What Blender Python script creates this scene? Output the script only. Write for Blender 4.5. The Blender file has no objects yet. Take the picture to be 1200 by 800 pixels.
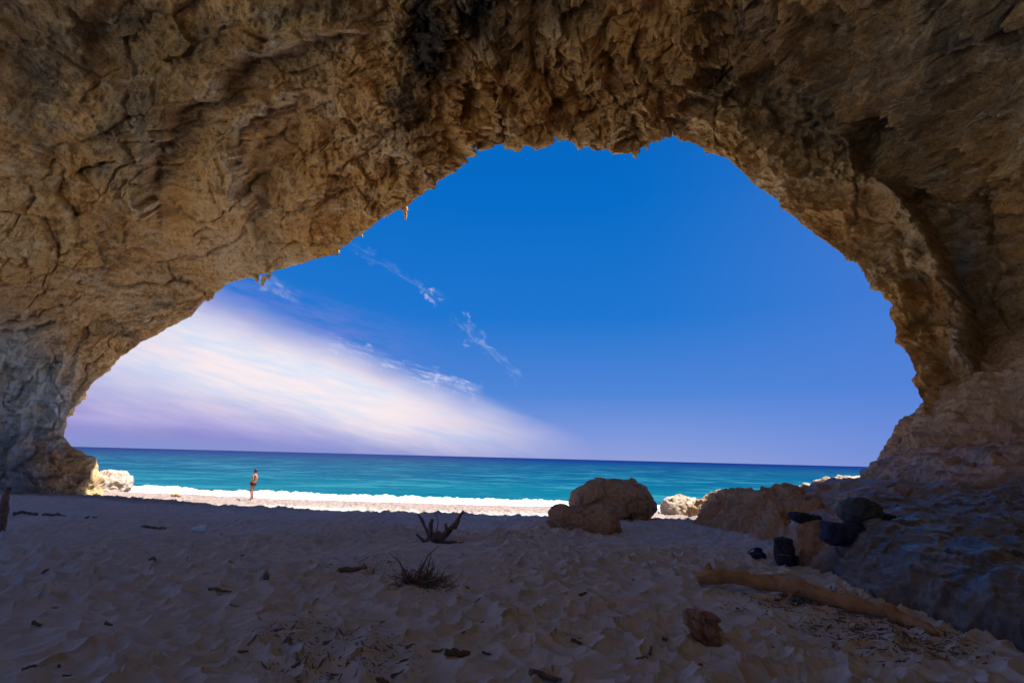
import bpy, bmesh, math, random
import numpy as np
from mathutils import Vector, Matrix

random.seed(7)
RNG = np.random.default_rng(11)
C = bpy.context.scene
COL = C.collection

# ------------------------------------------------------------------ camera
CAM = np.array([0.0, 0.0, 1.8])
FPX, PITCH, ROLL = 560.0, math.radians(13.65), math.radians(1.45)
_R0 = np.array([1.0, 0, 0]); _U0 = np.array([0, -math.sin(PITCH), math.cos(PITCH)])
_F = np.array([0, math.cos(PITCH), math.sin(PITCH)])
_R = math.cos(ROLL)*_R0 + math.sin(ROLL)*_U0
_U = -math.sin(ROLL)*_R0 + math.cos(ROLL)*_U0
cam = bpy.data.objects.new('camera', bpy.data.cameras.new('camera'))
COL.objects.link(cam)
cam.matrix_world = Matrix(((_R[0], _U[0], -_F[0], CAM[0]), (_R[1], _U[1], -_F[1], CAM[1]),
                           (_R[2], _U[2], -_F[2], CAM[2]), (0, 0, 0, 1)))
cam.data.sensor_width = 36; cam.data.sensor_fit = 'HORIZONTAL'
cam.data.lens = FPX/1200*36
cam.data.clip_start = 0.05; cam.data.clip_end = 60000
C.camera = cam


def ray(px, py):
    return _F*FPX + _R*(px-600) + _U*(400-py)


def at_y(px, py, y):
    d = ray(px, py); return CAM + d*(y/d[1])


def on_z(px, py, z):
    d = ray(px, py); return CAM + d*((z-CAM[2])/d[2])


def to_px(P):
    Q = P - CAM; w = np.maximum(Q@_F, 0.05)
    return 600 + FPX*(Q@_R)/w, 400 - FPX*(Q@_U)/w, Q@_F


# ------------------------------------------------------------------ node expression helper
class X:
    def __init__(s, t, o): s.t, s.o = t, o
    def m(s, op, *a, clamp=False):
        n = s.t.nodes.new('ShaderNodeMath'); n.operation = op; n.use_clamp = clamp
        for i, v in enumerate((s,)+a):
            if isinstance(v, X): s.t.links.new(v.o, n.inputs[i])
            else: n.inputs[i].default_value = v
        return X(s.t, n.outputs[0])
    def __add__(s, v): return s.m('ADD', v)
    __radd__ = __add__
    def __mul__(s, v): return s.m('MULTIPLY', v)
    __rmul__ = __mul__
    def __sub__(s, v): return s.m('SUBTRACT', v)
    def __rsub__(s, v): return (s*-1.0)+v
    def __truediv__(s, v): return s.m('DIVIDE', v)
    def abs(s): return s.m('ABSOLUTE')
    def pow(s, v): return s.m('POWER', v)
    def sm(s, a, b):                         # smoothstep from a to b
        n = s.t.nodes.new('ShaderNodeMapRange'); n.interpolation_type = 'SMOOTHSTEP'
        s.t.links.new(s.o, n.inputs[0])
        for i, v in ((1, a), (2, b)):
            if isinstance(v, X): s.t.links.new(v.o, n.inputs[i])
            else: n.inputs[i].default_value = v
        return X(s.t, n.outputs[0])


def nd(t, kind, **k):
    n = t.nodes.new(kind)
    for a, v in k.items():
        if a.startswith('i_'):
            n.inputs[int(a[2:]) if a[2:].isdigit() else a[2:].replace('_', ' ')].default_value = v
        else: setattr(n, a, v)
    return n


def mix(t, f, a, b):
    n = t.nodes.new('ShaderNodeMix'); n.data_type = 'RGBA'
    for idx, v in ((0, f), (6, a), (7, b)):
        if isinstance(v, X): t.links.new(v.o, n.inputs[idx])
        elif isinstance(v, (tuple, list)): n.inputs[idx].default_value = (*v, 1) if len(v) == 3 else v
        else: n.inputs[idx].default_value = v
    return X(t, n.outputs[2])


def noise(t, vec, scale, detail=4, rough=.55, dist=0, dim='3D'):
    n = nd(t, 'ShaderNodeTexNoise', noise_dimensions=dim)
    n.inputs['Scale'].default_value = scale; n.inputs['Detail'].default_value = detail
    n.inputs['Roughness'].default_value = rough; n.inputs['Distortion'].default_value = dist
    if vec is not None: t.links.new(vec.o if isinstance(vec, X) else vec, n.inputs['Vector'])
    return X(t, n.outputs[0])


def comb(t, x, y, z):
    n = t.nodes.new('ShaderNodeCombineXYZ')
    for i, v in enumerate((x, y, z)):
        if isinstance(v, X): t.links.new(v.o, n.inputs[i])
        else: n.inputs[i].default_value = v
    return X(t, n.outputs[0])


# ------------------------------------------------------------------ world
SUN_EL, SUN_AZ = math.radians(66), math.radians(86)     # azimuth measured from +Y (sea) towards +X
W = bpy.data.worlds.new('World'); C.world = W; W.use_nodes = True
t = W.node_tree; t.nodes.clear()
sky = nd(t, 'ShaderNodeTexSky', sky_type='NISHITA', sun_disc=False, sun_elevation=SUN_EL, sun_rotation=SUN_AZ)
sky.air_density = 1.0; sky.dust_density = 0.3; sky.ozone_density = 2.0
tc = nd(t, 'ShaderNodeTexCoord')
sp = t.nodes.new('ShaderNodeSeparateXYZ'); t.links.new(tc.outputs['Generated'], sp.inputs[0])
dx, dy, dz = (X(t, sp.outputs[i]) for i in range(3))
yy = dy.m('MAXIMUM', 0.05)
u = dx/yy; v = dz/yy
grad = nd(t, 'ShaderNodeValToRGB')
el = grad.color_ramp.elements
el[0].position = 0.0; el[0].color = (.27, .34, .69, 1)
el[1].position = 1.0; el[1].color = (.0, .07, .36, 1)
for p_, c_ in ((.05, (.19, .30, .70)), (.13, (.075, .23, .67)), (.28, (.012, .175, .62)), (.5, (.0, .145, .56))):
    e = el.new(p_); e.color = (*c_, 1)
t.links.new(dz.o, grad.inputs[0])
GR = X(t, grad.outputs[0])
# bluish violet on the right of the opening
GR = mix(t, ((u-.25).sm(-.05, .75))*((dz).sm(.75, .30))*.55, GR, (.085, .20, .66))
sc_ = nd(t, 'ShaderNodeVectorMath', operation='SCALE'); sc_.inputs['Scale'].default_value = 0.055
t.links.new(sky.outputs[0], sc_.inputs[0])
GR = mix(t, .02, GR, X(t, sc_.outputs[0]))


def lin(p, q):     # unit along / across coordinates of a streak that joins two directions of the sky
    a = ray(*p); b = ray(*q)
    a = np.array([a[0]/a[1], a[2]/a[1]]); b = np.array([b[0]/b[1], b[2]/b[1]])
    L = np.linalg.norm(b-a); e_ = (b-a)/L; n_ = np.array([-e_[1], e_[0]])
    S = (u-float(a[0]))*float(e_[0]/L) + (v-float(a[1]))*float(e_[1]/L)
    Q = (u-float(a[0]))*float(n_[0]) + (v-float(a[1]))*float(n_[1])
    return S, Q, L


# big soft veil: a wedge with its tip low at the right, over a lavender haze
S, Q, L_ = lin((240, 409), (665, 527))
n1 = noise(t, comb(t, S*1.0, Q*7.0, 0.0), 2.4, 4, .55)
n2 = noise(t, comb(t, S*2.6, Q*30.0, 4.0), 3.0, 6, .62)
n4 = noise(t, comb(t, dx*3.0, dz*26.0, 2.0), 1.4, 5, .6)
nl = noise(t, comb(t, S*1.6, Q*2.5, 12.0), 1.6, 3, .5)
Qw = Q+(n1-.5)*.045+(n2-.5)*.014+(nl-.5)*.07
wd = (1.06-S).m('MAXIMUM', 0.0).m('MINIMUM', 1.25)*.090+.022
core = (Qw/wd).sm(1.25, .05)*(Qw/wd).sm(-1.65, -.30)*S.sm(1.08, .45)*(S.sm(-.75, .15)*.75+.25)
haze_ = (dz.sm(.40, .12))*S.sm(1.35, .25)*(Qw/wd).sm(1.2, .2)
lowv = mix(t, n4.sm(.35, .65), (.30, .25, .60), (.37, .33, .68))
lowv = mix(t, dz.sm(.05, .0), lowv, (.24, .28, .62))
SK = mix(t, haze_*.95, GR, lowv)
whit = mix(t, (n1*.6+n2*.4).sm(.38, .62), (.72, .79, .92), (.96, .84, .85))
SK = mix(t, core.pow(.8)*(n2*.16+.86), SK, whit)
# violet fringe over the veil
S, Q, L_ = lin((255, 345), (560, 440))
n3 = noise(t, comb(t, S*2.5, Q*20.0, 9.0), 3.0, 6, .65)
fr = (Q.abs()).sm(.09, .0)*n3.sm(.25, .75)*(S.sm(1.0, .3))*(S.sm(-.5, -.1))
SK = mix(t, fr*.40, SK, (.30, .26, .70))
# thin wisps
for (p_, q_, w_, st, sd) in (((388, 400), (556, 458), .022, .7, 1.0), ((300, 325), (350, 352), .02, .3, 2.2),
                             ((405, 285), (520, 350), .016, .10, 3.3), ((494, 333), (517, 353), .012, .6, 7.1),
                             ((530, 372), (610, 443), .016, .18, 5.0), ((540, 368), (556, 384), .012, .4, 8.0), ((545, 398), (580, 410), .010, .45, 9.5)):
    S, Q, L_ = lin(p_, q_)
    na = noise(t, comb(t, S*float(L_*9), Q*45.0, sd), 1.6, 6, .65, .6)
    nb = noise(t, comb(t, S*float(L_*14), Q*14.0, sd+20), 2.2, 3, .6)
    mk = (Q+(nb-.5)*.08).abs().sm(w_, .0)*na.sm(.40, .72)*S.sm(-.06, .06)*S.sm(1.08, .9)
    SK = mix(t, mk*st, SK, (.80, .78, .92))
# pale glow near the horizon at left, and a mirror-safe floor colour
SK = mix(t, dz.sm(.0, -.02), SK, (.10, .22, .42))
bg = nd(t, 'ShaderNodeBackground'); bg.inputs['Strength'].default_value = .45
t.links.new(SK.o, bg.inputs['Color'])
wo = nd(t, 'ShaderNodeOutputWorld'); t.links.new(bg.outputs[0], wo.inputs[0])

# ------------------------------------------------------------------ sun, exposure
sd_ = np.array([math.cos(SUN_EL)*math.sin(SUN_AZ), math.cos(SUN_EL)*math.cos(SUN_AZ), math.sin(SUN_EL)])
sl = bpy.data.lights.new('sun', 'SUN'); sl.energy = 5.0; sl.angle = math.radians(.53); sl.color = (1, .95, .89)
so = bpy.data.objects.new('sun', sl); COL.objects.link(so)
so.location = (30, 0, 60); so.rotation_euler = Vector(-sd_).to_track_quat('-Z', 'Y').to_euler()
C.view_settings.view_transform = 'Standard'; C.view_settings.look = 'None'
C.view_settings.exposure = 1.2; C.view_settings.gamma = 1.0; C.view_settings.use_curve_mapping = False
C.cycles.max_bounces = 8; C.cycles.diffuse_bounces = 6; C.cycles.glossy_bounces = 3
C.cycles.use_denoising = True

# ------------------------------------------------------------------ numpy noise
def _hash(ix, iy, iz, seed):
    h = (ix.astype(np.uint32)*np.uint32(374761393) + iy.astype(np.uint32)*np.uint32(668265263)
         + iz.astype(np.uint32)*np.uint32(2147483647) + np.uint32((seed*144665+101) & 0xffffffff))
    h = (h ^ (h >> np.uint32(13)))*np.uint32(1274126177)
    h = (h ^ (h >> np.uint32(16)))*np.uint32(2246822519)
    return h ^ (h >> np.uint32(15))


def perlin(P, seed=0):
    P = P.astype(np.float32)
    i = np.floor(P).astype(np.int64); f = P - i
    w = f*f*f*(f*(f*6-15)+10)
    out = 0
    for a in (0, 1):
        wa = w[:, 0] if a else 1-w[:, 0]
        for b in (0, 1):
            wb = w[:, 1] if b else 1-w[:, 1]
            for c in (0, 1):
                wc = w[:, 2] if c else 1-w[:, 2]
                h = _hash(i[:, 0]+a, i[:, 1]+b, i[:, 2]+c, seed)
                gx = ((h & np.uint32(1023)).astype(np.float32)/511.5-1)
                gy = (((h >> np.uint32(10)) & np.uint32(1023)).astype(np.float32)/511.5-1)
                gz = (((h >> np.uint32(20)) & np.uint32(1023)).astype(np.float32)/511.5-1)
                out = out + wa*wb*wc*(gx*(f[:, 0]-a)+gy*(f[:, 1]-b)+gz*(f[:, 2]-c))
    return out*1.4


def fbm(P, o=4, seed=0, gain=.5, lac=2.03):
    r = 0; a = 1.0
    for k in range(o):
        r = r + a*perlin(P*(lac**k)+k*17.3, seed+k); a *= gain
    return r


def ridged(P, o=4, seed=0, gain=.5, lac=2.1):
    r = 0; a = 1.0; pr = 1.0
    for k in range(o):
        n = 1-np.abs(perlin(P*(lac**k)+k*9.1, seed+k))*1.6
        n = np.clip(n, 0, 1)**2
        r = r + a*n*pr; pr = np.clip(n*1.3, 0, 1); a *= gain
    return r-.6


def worley(P, seed=0, dim=3):
    """first and second distance, a random value and the offset to the nearest seed"""
    i = np.floor(P).astype(np.int64); f = (P-i).astype(np.float32)
    f1 = np.full(len(P), 9., np.float32); f2 = f1.copy(); idv = np.zeros(len(P), np.float32)
    off = np.zeros((len(P), 3), np.float32)
    for a in (-1, 0, 1):
        for b in (-1, 0, 1):
            for c in ((-1, 0, 1) if dim == 3 else (0,)):
                h = _hash(i[:, 0]+a, i[:, 1]+b, i[:, 2]+c, seed)
                ox = a+(h & np.uint32(1023)).astype(np.float32)/1023-f[:, 0]
                oy = b+((h >> np.uint32(10)) & np.uint32(1023)).astype(np.float32)/1023-f[:, 1]
                oz = (c+((h >> np.uint32(20)) & np.uint32(1023)).astype(np.float32)/1023-f[:, 2]) if dim == 3 else 0*ox
                d = np.sqrt(ox*ox+oy*oy+oz*oz)
                m = d < f1
                f2 = np.where(m, f1, np.minimum(f2, d))
                f1 = np.where(m, d, f1)
                idv = np.where(m, (h >> np.uint32(7) & np.uint32(4095)).astype(np.float32)/4095, idv)
                off[m] = np.stack([ox, oy, oz], 1)[m]
    return f1, f2, idv, off


def facets(P, seed=0):
    """broken-block relief: each cell is a plane tilted its own way"""
    f1, f2, idv, off = worley(P, seed)
    ang = idv*6.283*3; tz = np.cos(idv*91.0)
    return (off[:, 0]*np.cos(ang)+off[:, 1]*np.sin(ang)+off[:, 2]*tz) + (idv-.5)*.8 - .25*np.exp(-(f2-f1)*14)


def sstep(x, a, b):
    k = np.clip((x-a)/(b-a), 0, 1); return k*k*(3-2*k)


def poly_sd(px, py, pts):
    """signed distance (side of travel) to a polyline, and the parameter along it"""
    best = np.full(px.shape, 1e9); sg = np.zeros(px.shape); par = np.zeros(px.shape)
    n = len(pts)-1
    for k in range(n):
        ax, ay = pts[k]; bx, by = pts[k+1]
        ex, ey = bx-ax, by-ay; L2 = ex*ex+ey*ey
        tt = np.clip(((px-ax)*ex+(py-ay)*ey)/L2, 0, 1)
        qx, qy = px-ax-tt*ex, py-ay-tt*ey
        d = np.hypot(qx, qy); m = d < best
        best = np.where(m, d, best)
        sg = np.where(m, np.sign(ex*qy-ey*qx), sg); par = np.where(m, (k+tt)/n, par)
    return best*sg, par


# ------------------------------------------------------------------ mesh helpers
def mesh_obj(name, V, Fc, mat, parent=None, smooth=True, attrs=None):
    me = bpy.data.meshes.new(name)
    V = np.asarray(V, np.float32); Fc = np.asarray(Fc, np.int32)
    if Fc.ndim == 2:
        k = Fc.shape[1]
        me.vertices.add(len(V)); me.vertices.foreach_set('co', V.ravel())
        me.loops.add(Fc.size); me.loops.foreach_set('vertex_index', Fc.ravel())
        me.polygons.add(len(Fc)); me.polygons.foreach_set('loop_start', np.arange(0, Fc.size, k, dtype=np.int32))
        me.update(calc_edges=True)
    me.polygons.foreach_set('use_smooth', [smooth]*len(me.polygons))
    if attrs:
        for k_, a_ in attrs.items():
            at = me.attributes.new(k_, 'FLOAT', 'POINT'); at.data.foreach_set('value', np.asarray(a_, np.float32))
    me.materials.append(mat)
    o = bpy.data.objects.new(name, me); COL.objects.link(o)
    if parent: o.parent = parent
    return o


def bm_obj(name, bm, mat, parent=None, smooth=True):
    me = bpy.data.meshes.new(name); bm.to_mesh(me); bm.free()
    me.polygons.foreach_set('use_smooth', [smooth]*len(me.polygons))
    me.materials.append(mat)
    o = bpy.data.objects.new(name, me); COL.objects.link(o)
    if parent: o.parent = parent
    return o


def grid_faces(nr, nc, wrap=False):
    r = np.arange(nr-1)[:, None]; c = np.arange(nc if wrap else nc-1)[None, :]
    a = r*nc+c; b = r*nc+(c+1) % nc
    return np.stack([a, b, b+nc, a+nc], -1).reshape(-1, 4)


def grid_normals(P):
    du = np.gradient(P, axis=1); dv = np.gradient(P, axis=0)
    n = np.cross(du, dv); return n/np.maximum(np.linalg.norm(n, axis=-1, keepdims=True), 1e-9)


def tag(o, label=None, cat=None, group=None, kind=None):
    if label: o['label'] = label
    if cat: o['category'] = cat
    if group: o['group'] = group
    if kind: o['kind'] = kind
    return o


def empty(name, loc, rz=0):
    o = bpy.data.objects.new(name, None); COL.objects.link(o)
    o.location = [float(q) for q in loc]; o.rotation_euler = (0, 0, rz); o.empty_display_size = .1
    return o


# ------------------------------------------------------------------ materials
def new_mat(name):
    m = bpy.data.materials.new(name); m.use_nodes = True
    t = m.node_tree; t.nodes.clear()
    b = nd(t, 'ShaderNodeBsdfPrincipled'); o = nd(t, 'ShaderNodeOutputMaterial')
    t.links.new(b.outputs[0], o.inputs[0])
    return m, t, b


def setc(t, b, col=None, rough=None, height=None, strength=.5, dist=.05, spec=None):
    if col is not None:
        if isinstance(col, X): t.links.new(col.o, b.inputs['Base Color'])
        else: b.inputs['Base Color'].default_value = (*col, 1)
    if rough is not None:
        if isinstance(rough, X): t.links.new(rough.o, b.inputs['Roughness'])
        else: b.inputs['Roughness'].default_value = rough
    if spec is not None: b.inputs['Specular IOR Level'].default_value = spec
    if height is not None:
        bu = nd(t, 'ShaderNodeBump'); bu.inputs['Strength'].default_value = strength
        bu.inputs['Distance'].default_value = dist
        t.links.new(height.o, bu.inputs['Height']); t.links.new(bu.outputs[0], b.inputs['Normal'])


def geo_pos(t):
    g = nd(t, 'ShaderNodeNewGeometry'); return X(t, g.outputs['Position'])


def obj_pos(t):
    g = nd(t, 'ShaderNodeTexCoord'); return X(t, g.outputs['Object'])


def sep(t, v):
    n = t.nodes.new('ShaderNodeSeparateXYZ'); t.links.new(v.o, n.inputs[0])
    return [X(t, n.outputs[i]) for i in range(3)]


def attr(t, name):
    n = nd(t, 'ShaderNodeAttribute', attribute_name=name); return X(t, n.outputs['Fac'])


def rock_material(name, c1, c2, c3, dark, use_attr=False, fine=1.0, warm=0):
    m, t, b = new_mat(name)
    p = geo_pos(t)
    big = noise(t, p, .16*fine, 4, .6, .4); mid = noise(t, p, .8*fine, 6, .65, .3); sm_ = noise(t, p, 5*fine, 6, .7)
    spk = noise(t, p, 22*fine, 4, .7)
    col = mix(t, big.sm(.35, .62), c1, c2)
    col = mix(t, mid.sm(.50, .72)*.8, col, c3)
    col = mix(t, (noise(t, p, 1.7*fine, 7, .72, .8)).sm(.54, .66)*.7, col, dark)
    col = mix(t, sm_.sm(.52, .66)*.6, col, c3)
    col = mix(t, sm_.sm(.46, .34)*.6, col, dark)
    col = mix(t, noise(t, p, 11*fine, 5, .75, .3).sm(.55, .64)*.65, col, dark)
    if use_attr:
        col = mix(t, attr(t, 'grey')*mid.sm(.25, .6), col, (.16, .16, .14))
        col = mix(t, attr(t, 'ochre')*mid.sm(.2, .5), col, (.78, .42, .12))
        col = mix(t, attr(t, 'pale')*sm_.sm(.38, .6)*.75, col, (.88, .80, .62))
        col = mix(t, attr(t, 'blue')*mid.sm(.10, .45), col, (.56, .66, .70))
        col = mix(t, attr(t, 'stain_dark')*(mid*.5+sm_*.5).sm(.3, .55), col, (.05, .043, .04))
    if use_attr:
        q_ = nd(t, 'ShaderNodeMapping'); q_.inputs['Rotation'].default_value = (.25, .5, .1); q_.inputs['Scale'].default_value = (.5, 1.1, 3.2)
        t.links.new(p.o, q_.inputs[0]); bd = noise(t, X(t, q_.outputs[0]), 1.1, 7, .72, .5)
        col = mix(t, bd.sm(.53, .63)*.5, col, (.16, .085, .04))
        col = mix(t, bd.sm(.47, .38)*.45, col, (.82, .66, .44))
        col = mix(t, attr(t, 'stain_dark')*.45, col, (.06, .05, .045))
    br = spk*.7+.65
    hv = nd(t, 'ShaderNodeVectorMath', operation='SCALE')
    t.links.new(col.o, hv.inputs[0]); t.links.new(br.o, hv.inputs['Scale'])
    col = X(t, hv.outputs[0])
    vo = nd(t, 'ShaderNodeTexVoronoi', feature='DISTANCE_TO_EDGE'); vo.inputs['Scale'].default_value = 2.3*fine
    wp = nd(t, 'ShaderNodeVectorMath', operation='ADD'); nn = nd(t, 'ShaderNodeTexNoise'); nn.inputs['Scale'].default_value = 1.5
    t.links.new(p.o, nn.inputs['Vector']); t.links.new(p.o, wp.inputs[0]); t.links.new(nn.outputs[1], wp.inputs[1])
    t.links.new(wp.outputs[0], vo.inputs['Vector'])
    crack = X(t, vo.outputs[0]).sm(0, .05)
    h = mid*.6+sm_*.7+noise(t, p, 11*fine, 5, .75, .3)*.5+spk*.25+crack*.04
    setc(t, b, col, (big*.3+.72), h, .9, .22/fine, .25)
    return m


M_cave = rock_material('cave_rock', (.82, .57, .27), (.84, .46, .13), (.86, .73, .50), (.13, .07, .035), True)
M_bould = rock_material('boulder_rock', (.62, .41, .22), (.56, .38, .22), (.68, .53, .36), (.24, .16, .10), False, 2.2)
M_shelf = None
m, t, b = new_mat('shelf_rock'); M_shelf = m
p = geo_pos(t); x_, y_, z_ = sep(t, p)
big = noise(t, p, .5, 5, .6, .5); mid = noise(t, p, 2.2, 6, .65, .4); sm_ = noise(t, p, 9, 6, .7); spk = noise(t, p, 60, 3, .7)
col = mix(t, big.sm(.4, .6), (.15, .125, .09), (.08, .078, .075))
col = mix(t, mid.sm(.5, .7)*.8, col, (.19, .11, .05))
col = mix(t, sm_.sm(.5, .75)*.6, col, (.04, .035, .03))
col = mix(t, y_.sm(10.5, 13)*mid.sm(.25, .5)*.8, col, (.42, .26, .13))
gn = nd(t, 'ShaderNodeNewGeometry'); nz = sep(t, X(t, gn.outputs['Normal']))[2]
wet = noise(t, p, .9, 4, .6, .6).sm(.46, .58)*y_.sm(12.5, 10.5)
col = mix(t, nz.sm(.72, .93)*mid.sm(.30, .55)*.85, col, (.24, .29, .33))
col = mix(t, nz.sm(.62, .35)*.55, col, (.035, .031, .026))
vk = nd(t, 'ShaderNodeTexVoronoi', feature='DISTANCE_TO_EDGE'); vk.inputs['Scale'].default_value = 1.1
mp = nd(t, 'ShaderNodeMapping'); mp.inputs['Scale'].default_value = (.6, 1.5, 2.5); t.links.new(p.o, mp.inputs[0])
na_ = nd(t, 'ShaderNodeTexNoise'); na_.inputs['Scale'].default_value = 2.0; na_.inputs['Detail'].default_value = 4; t.links.new(p.o, na_.inputs['Vector'])
ad = nd(t, 'ShaderNodeVectorMath', operation='ADD'); t.links.new(mp.outputs[0], ad.inputs[0]); t.links.new(na_.outputs[1], ad.inputs[1]); t.links.new(ad.outputs[0], vk.inputs['Vector'])
ck = X(t, vk.outputs[0]).sm(0, .035)
wallc = mix(t, mid.sm(.35, .62), (.52, .34, .19), (.30, .19, .11))
wallc = mix(t, sm_.sm(.52, .68)*.7, wallc, (.10, .065, .04))
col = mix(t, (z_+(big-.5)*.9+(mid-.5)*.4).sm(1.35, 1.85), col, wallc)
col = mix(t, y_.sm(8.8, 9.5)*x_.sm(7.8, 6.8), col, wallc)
setc(t, b, col, .55-wet*.30, mid*1.0+sm_*.45+spk*.08, .7, .08, .5)

# sand
m, t, b = new_mat('sand'); M_sand = m
p = geo_pos(t); x_, y_, z_ = sep(t, p)
g1 = noise(t, p, 900, 2, .7); g2 = noise(t, p, 2.2, 5, .65); g3 = noise(t, p, 40, 4, .65)
col = mix(t, g2.sm(.35, .65), (.585, .585, .555), (.525, .52, .485))
col = mix(t, g1.sm(.58, .72)*.4, col, (.24, .18, .15))
col = mix(t, g1.sm(.42, .3)*.4, col, (.58, .52, .47))
dim_fac = attr(t, 'sunlit_dim')  # sand colour darkened over the sunlit strip to hold back its brightness
col = mix(t, dim_fac*.9, col, mix(t, noise(t, p, 3.5, 6, .75).sm(.4, .62), (.27, .205, .185), (.17, .12, .11)))
wetl = attr(t, 'wet')
peb = nd(t, 'ShaderNodeTexVoronoi'); peb.inputs['Scale'].default_value = 9; t.links.new(p.o, peb.inputs['Vector'])
pm = X(t, peb.outputs['Distance']).sm(.30, .18)*attr(t, 'pebble')*noise(t, p, .9, 3, .6).sm(.40, .62)
col = mix(t, pm*.85, col, (.17, .12, .11))
col = mix(t, wetl*.75, col, (.22, .165, .15))
setc(t, b, col, .95-wetl*.55, g3*.6+g1*.08, .35, .015, .2)

# sea
m, t, b = new_mat('sea_water'); M_sea = m
p = geo_pos(t); x_, y_, z_ = sep(t, p)
st = comb(t, x_*.35, y_, z_)
n1 = noise(t, st, .05, 5, .6); n2 = noise(t, st, .5, 5, .65); n0 = noise(t, st, .006, 5, .6); nf = noise(t, st, .25, 7, .7)
d = y_+(n1-.5)*26+(n0-.5)*160
col = mix(t, d.sm(30, 75), (.002, .082, .130), (.0, .050, .105))
col = mix(t, d.sm(55, 230), col, (.0, .030, .082))
col = mix(t, d.sm(150, 600), col, (.0, .018, .095))
col = mix(t, d.sm(450, 1800), col, (.0, .006, .06))
col = mix(t, n2.sm(.5, .72)*.45, col, (.0, .028, .07))
col = mix(t, nf.sm(.50, .62)*.8*y_.sm(500, 60), col, (.02, .135, .185))
col = mix(t, noise(t, comb(t, x_*.22, y_*.8, 3.0), .9, 6, .75).sm(.58, .68)*.85*y_.sm(300, 50), col, (.0, .024, .065))
col = mix(t, noise(t, comb(t, x_*.10, y_*.55, 8.0), 1.1, 5, .7).sm(.68, .74)*.55*y_.sm(300, 70)*.5, col, (.3, .38, .43))
foamy = noise(t, comb(t, x_*.5, y_*1.3, 0.0), 1.3, 6, .7).sm(.69, .75)*y_.sm(60, 38)
edge = attr(t, 'foam')
fo = (edge*noise(t, p, 2.5, 6, .7).sm(.30, .5)).m('MAXIMUM', foamy*.5)
col = mix(t, fo, col, (.86, .88, .92))
setc(t, b, col, .28+fo*.5, n2*.6+noise(t, st, 2.2, 5, .6)*.35+nf*.3, 1.0, .5, .04)
b.inputs['IOR'].default_value = 1.04

m, t, b = new_mat('foam'); M_foam = m
p = geo_pos(t)
setc(t, b, mix(t, noise(t, p, 3, 5, .7).sm(.35, .6), (.80, .84, .90), (.92, .92, .94)), .8, noise(t, p, 6, 6, .7), .6, .12)

# ------------------------------------------------------------------ sand surface
def shore(x):
    return 33.0 - .118*(x+4) + .5*np.sin(x*.21+1) + .25*np.sin(x*.63)


def base_h(x, y):
    s = shore(x)
    h = np.interp(y, [-50, 8, 14, 22, 28], [0, 0, -.12, -.45, -.82])
    k = sstep(y, 26, 30)
    beach = -1.32 + np.clip((s-y), -8, 12)*.105
    h = h*(1-k)+np.minimum(beach, h+.2)*k
    h = h+.18*sstep(-x, 10, 22)*sstep(y, 30, 20)
    return h


def sand_h(x, y):
    x = np.asarray(x, float); y = np.asarray(y, float); sh = x.shape
    X_, Y_ = x.ravel(), y.ravel()
    z0 = np.zeros_like(X_)
    P = np.stack([X_, Y_, z0], 1)
    wx = perlin(P*1.4, 31)*.13; wy = perlin(P*1.4+40, 32)*.13
    Q = np.stack([X_+wx, Y_+wy, z0], 1)
    a1 = worley(Q/np.array([.28, .215, 1]), 5, 2)
    a2 = worley(Q/np.array([.165, .13, 1])+7, 6, 2)
    amp = .55+.75*sstep(perlin(P*.35, 77), -.5, .5)
    d1 = np.clip((a1[0]-.12)/.68, 0, 1)**1.35*(.45+.55*a1[2]); d2 = np.clip((a2[0]-.1)/.7, 0, 1)**1.3*(.3+.7*a2[2])
    h = (.130*d1+.034*d2)*amp - .065
    h = h+.05*perlin(P*.45, 9)+.035*perlin(P*1.3, 10)+.010*fbm(P*6, 3, 12)
    s = shore(X_)
    fade = 1-sstep(Y_, s-7, s-3.0)*.75
    fade = fade*(.35+.65*sstep(np.hypot(X_, Y_), 60, 40))
    return (base_h(X_, Y_)+h*fade).reshape(sh)


def sand_pt(px, py, lift=0.0):
    """the spot of the sand a place in the photo stands on"""
    z = 0.0
    for _ in range(30):
        q = on_z(px, py, z); z = .5*z+.5*float(base_h(q[0], q[1]))
    z = float(sand_h(np.array([q[0]]), np.array([q[1]]))[0])
    return np.array([q[0], q[1], z+lift])


# polar sheet, dense ahead
ang = np.radians(np.concatenate([np.linspace(-60, 60, 1100), np.linspace(60, 300, 140)[1:-1]]))
rad = np.concatenate([np.geomspace(.4, 3, 60)[:-1], np.geomspace(3, 48, 900), np.geomspace(48, 400, 40)[1:]])
RR, AA = np.meshgrid(rad, ang, indexing='ij')
GX, GY = RR*np.sin(AA), RR*np.cos(AA)
GZ = sand_h(GX, GY)
s_ = shore(GX.ravel())
wet = sstep(GY.ravel(), s_-3.2+.5*perlin(np.stack([GX.ravel()*.5, GY.ravel()*.5, 0*s_], 1), 4), s_-2.2)
peb = sstep(GY.ravel(), s_-5.5, s_-3)*(1-wet*.3)
lit_dim = sstep(GY.ravel()+.8*perlin(np.stack([GX.ravel()*.7, GY.ravel()*.7, 0*s_], 1), 14), s_-14.5, s_-11.5)  # light compensation put into the colour: darker sand where the sun reaches
Vs = np.concatenate([np.stack([GX, GY, GZ], -1).reshape(-1, 3), [[0, 0, float(GZ[0].mean())]]])
Fq = grid_faces(len(rad), len(ang), True)[:, ::-1]
sand = mesh_obj('sand', Vs, Fq, M_sand, attrs={'wet': np.append(wet, 0), 'pebble': np.append(peb, 0), 'sunlit_dim': np.append(lit_dim, 0)})
sand['kind'] = 'structure'

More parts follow.
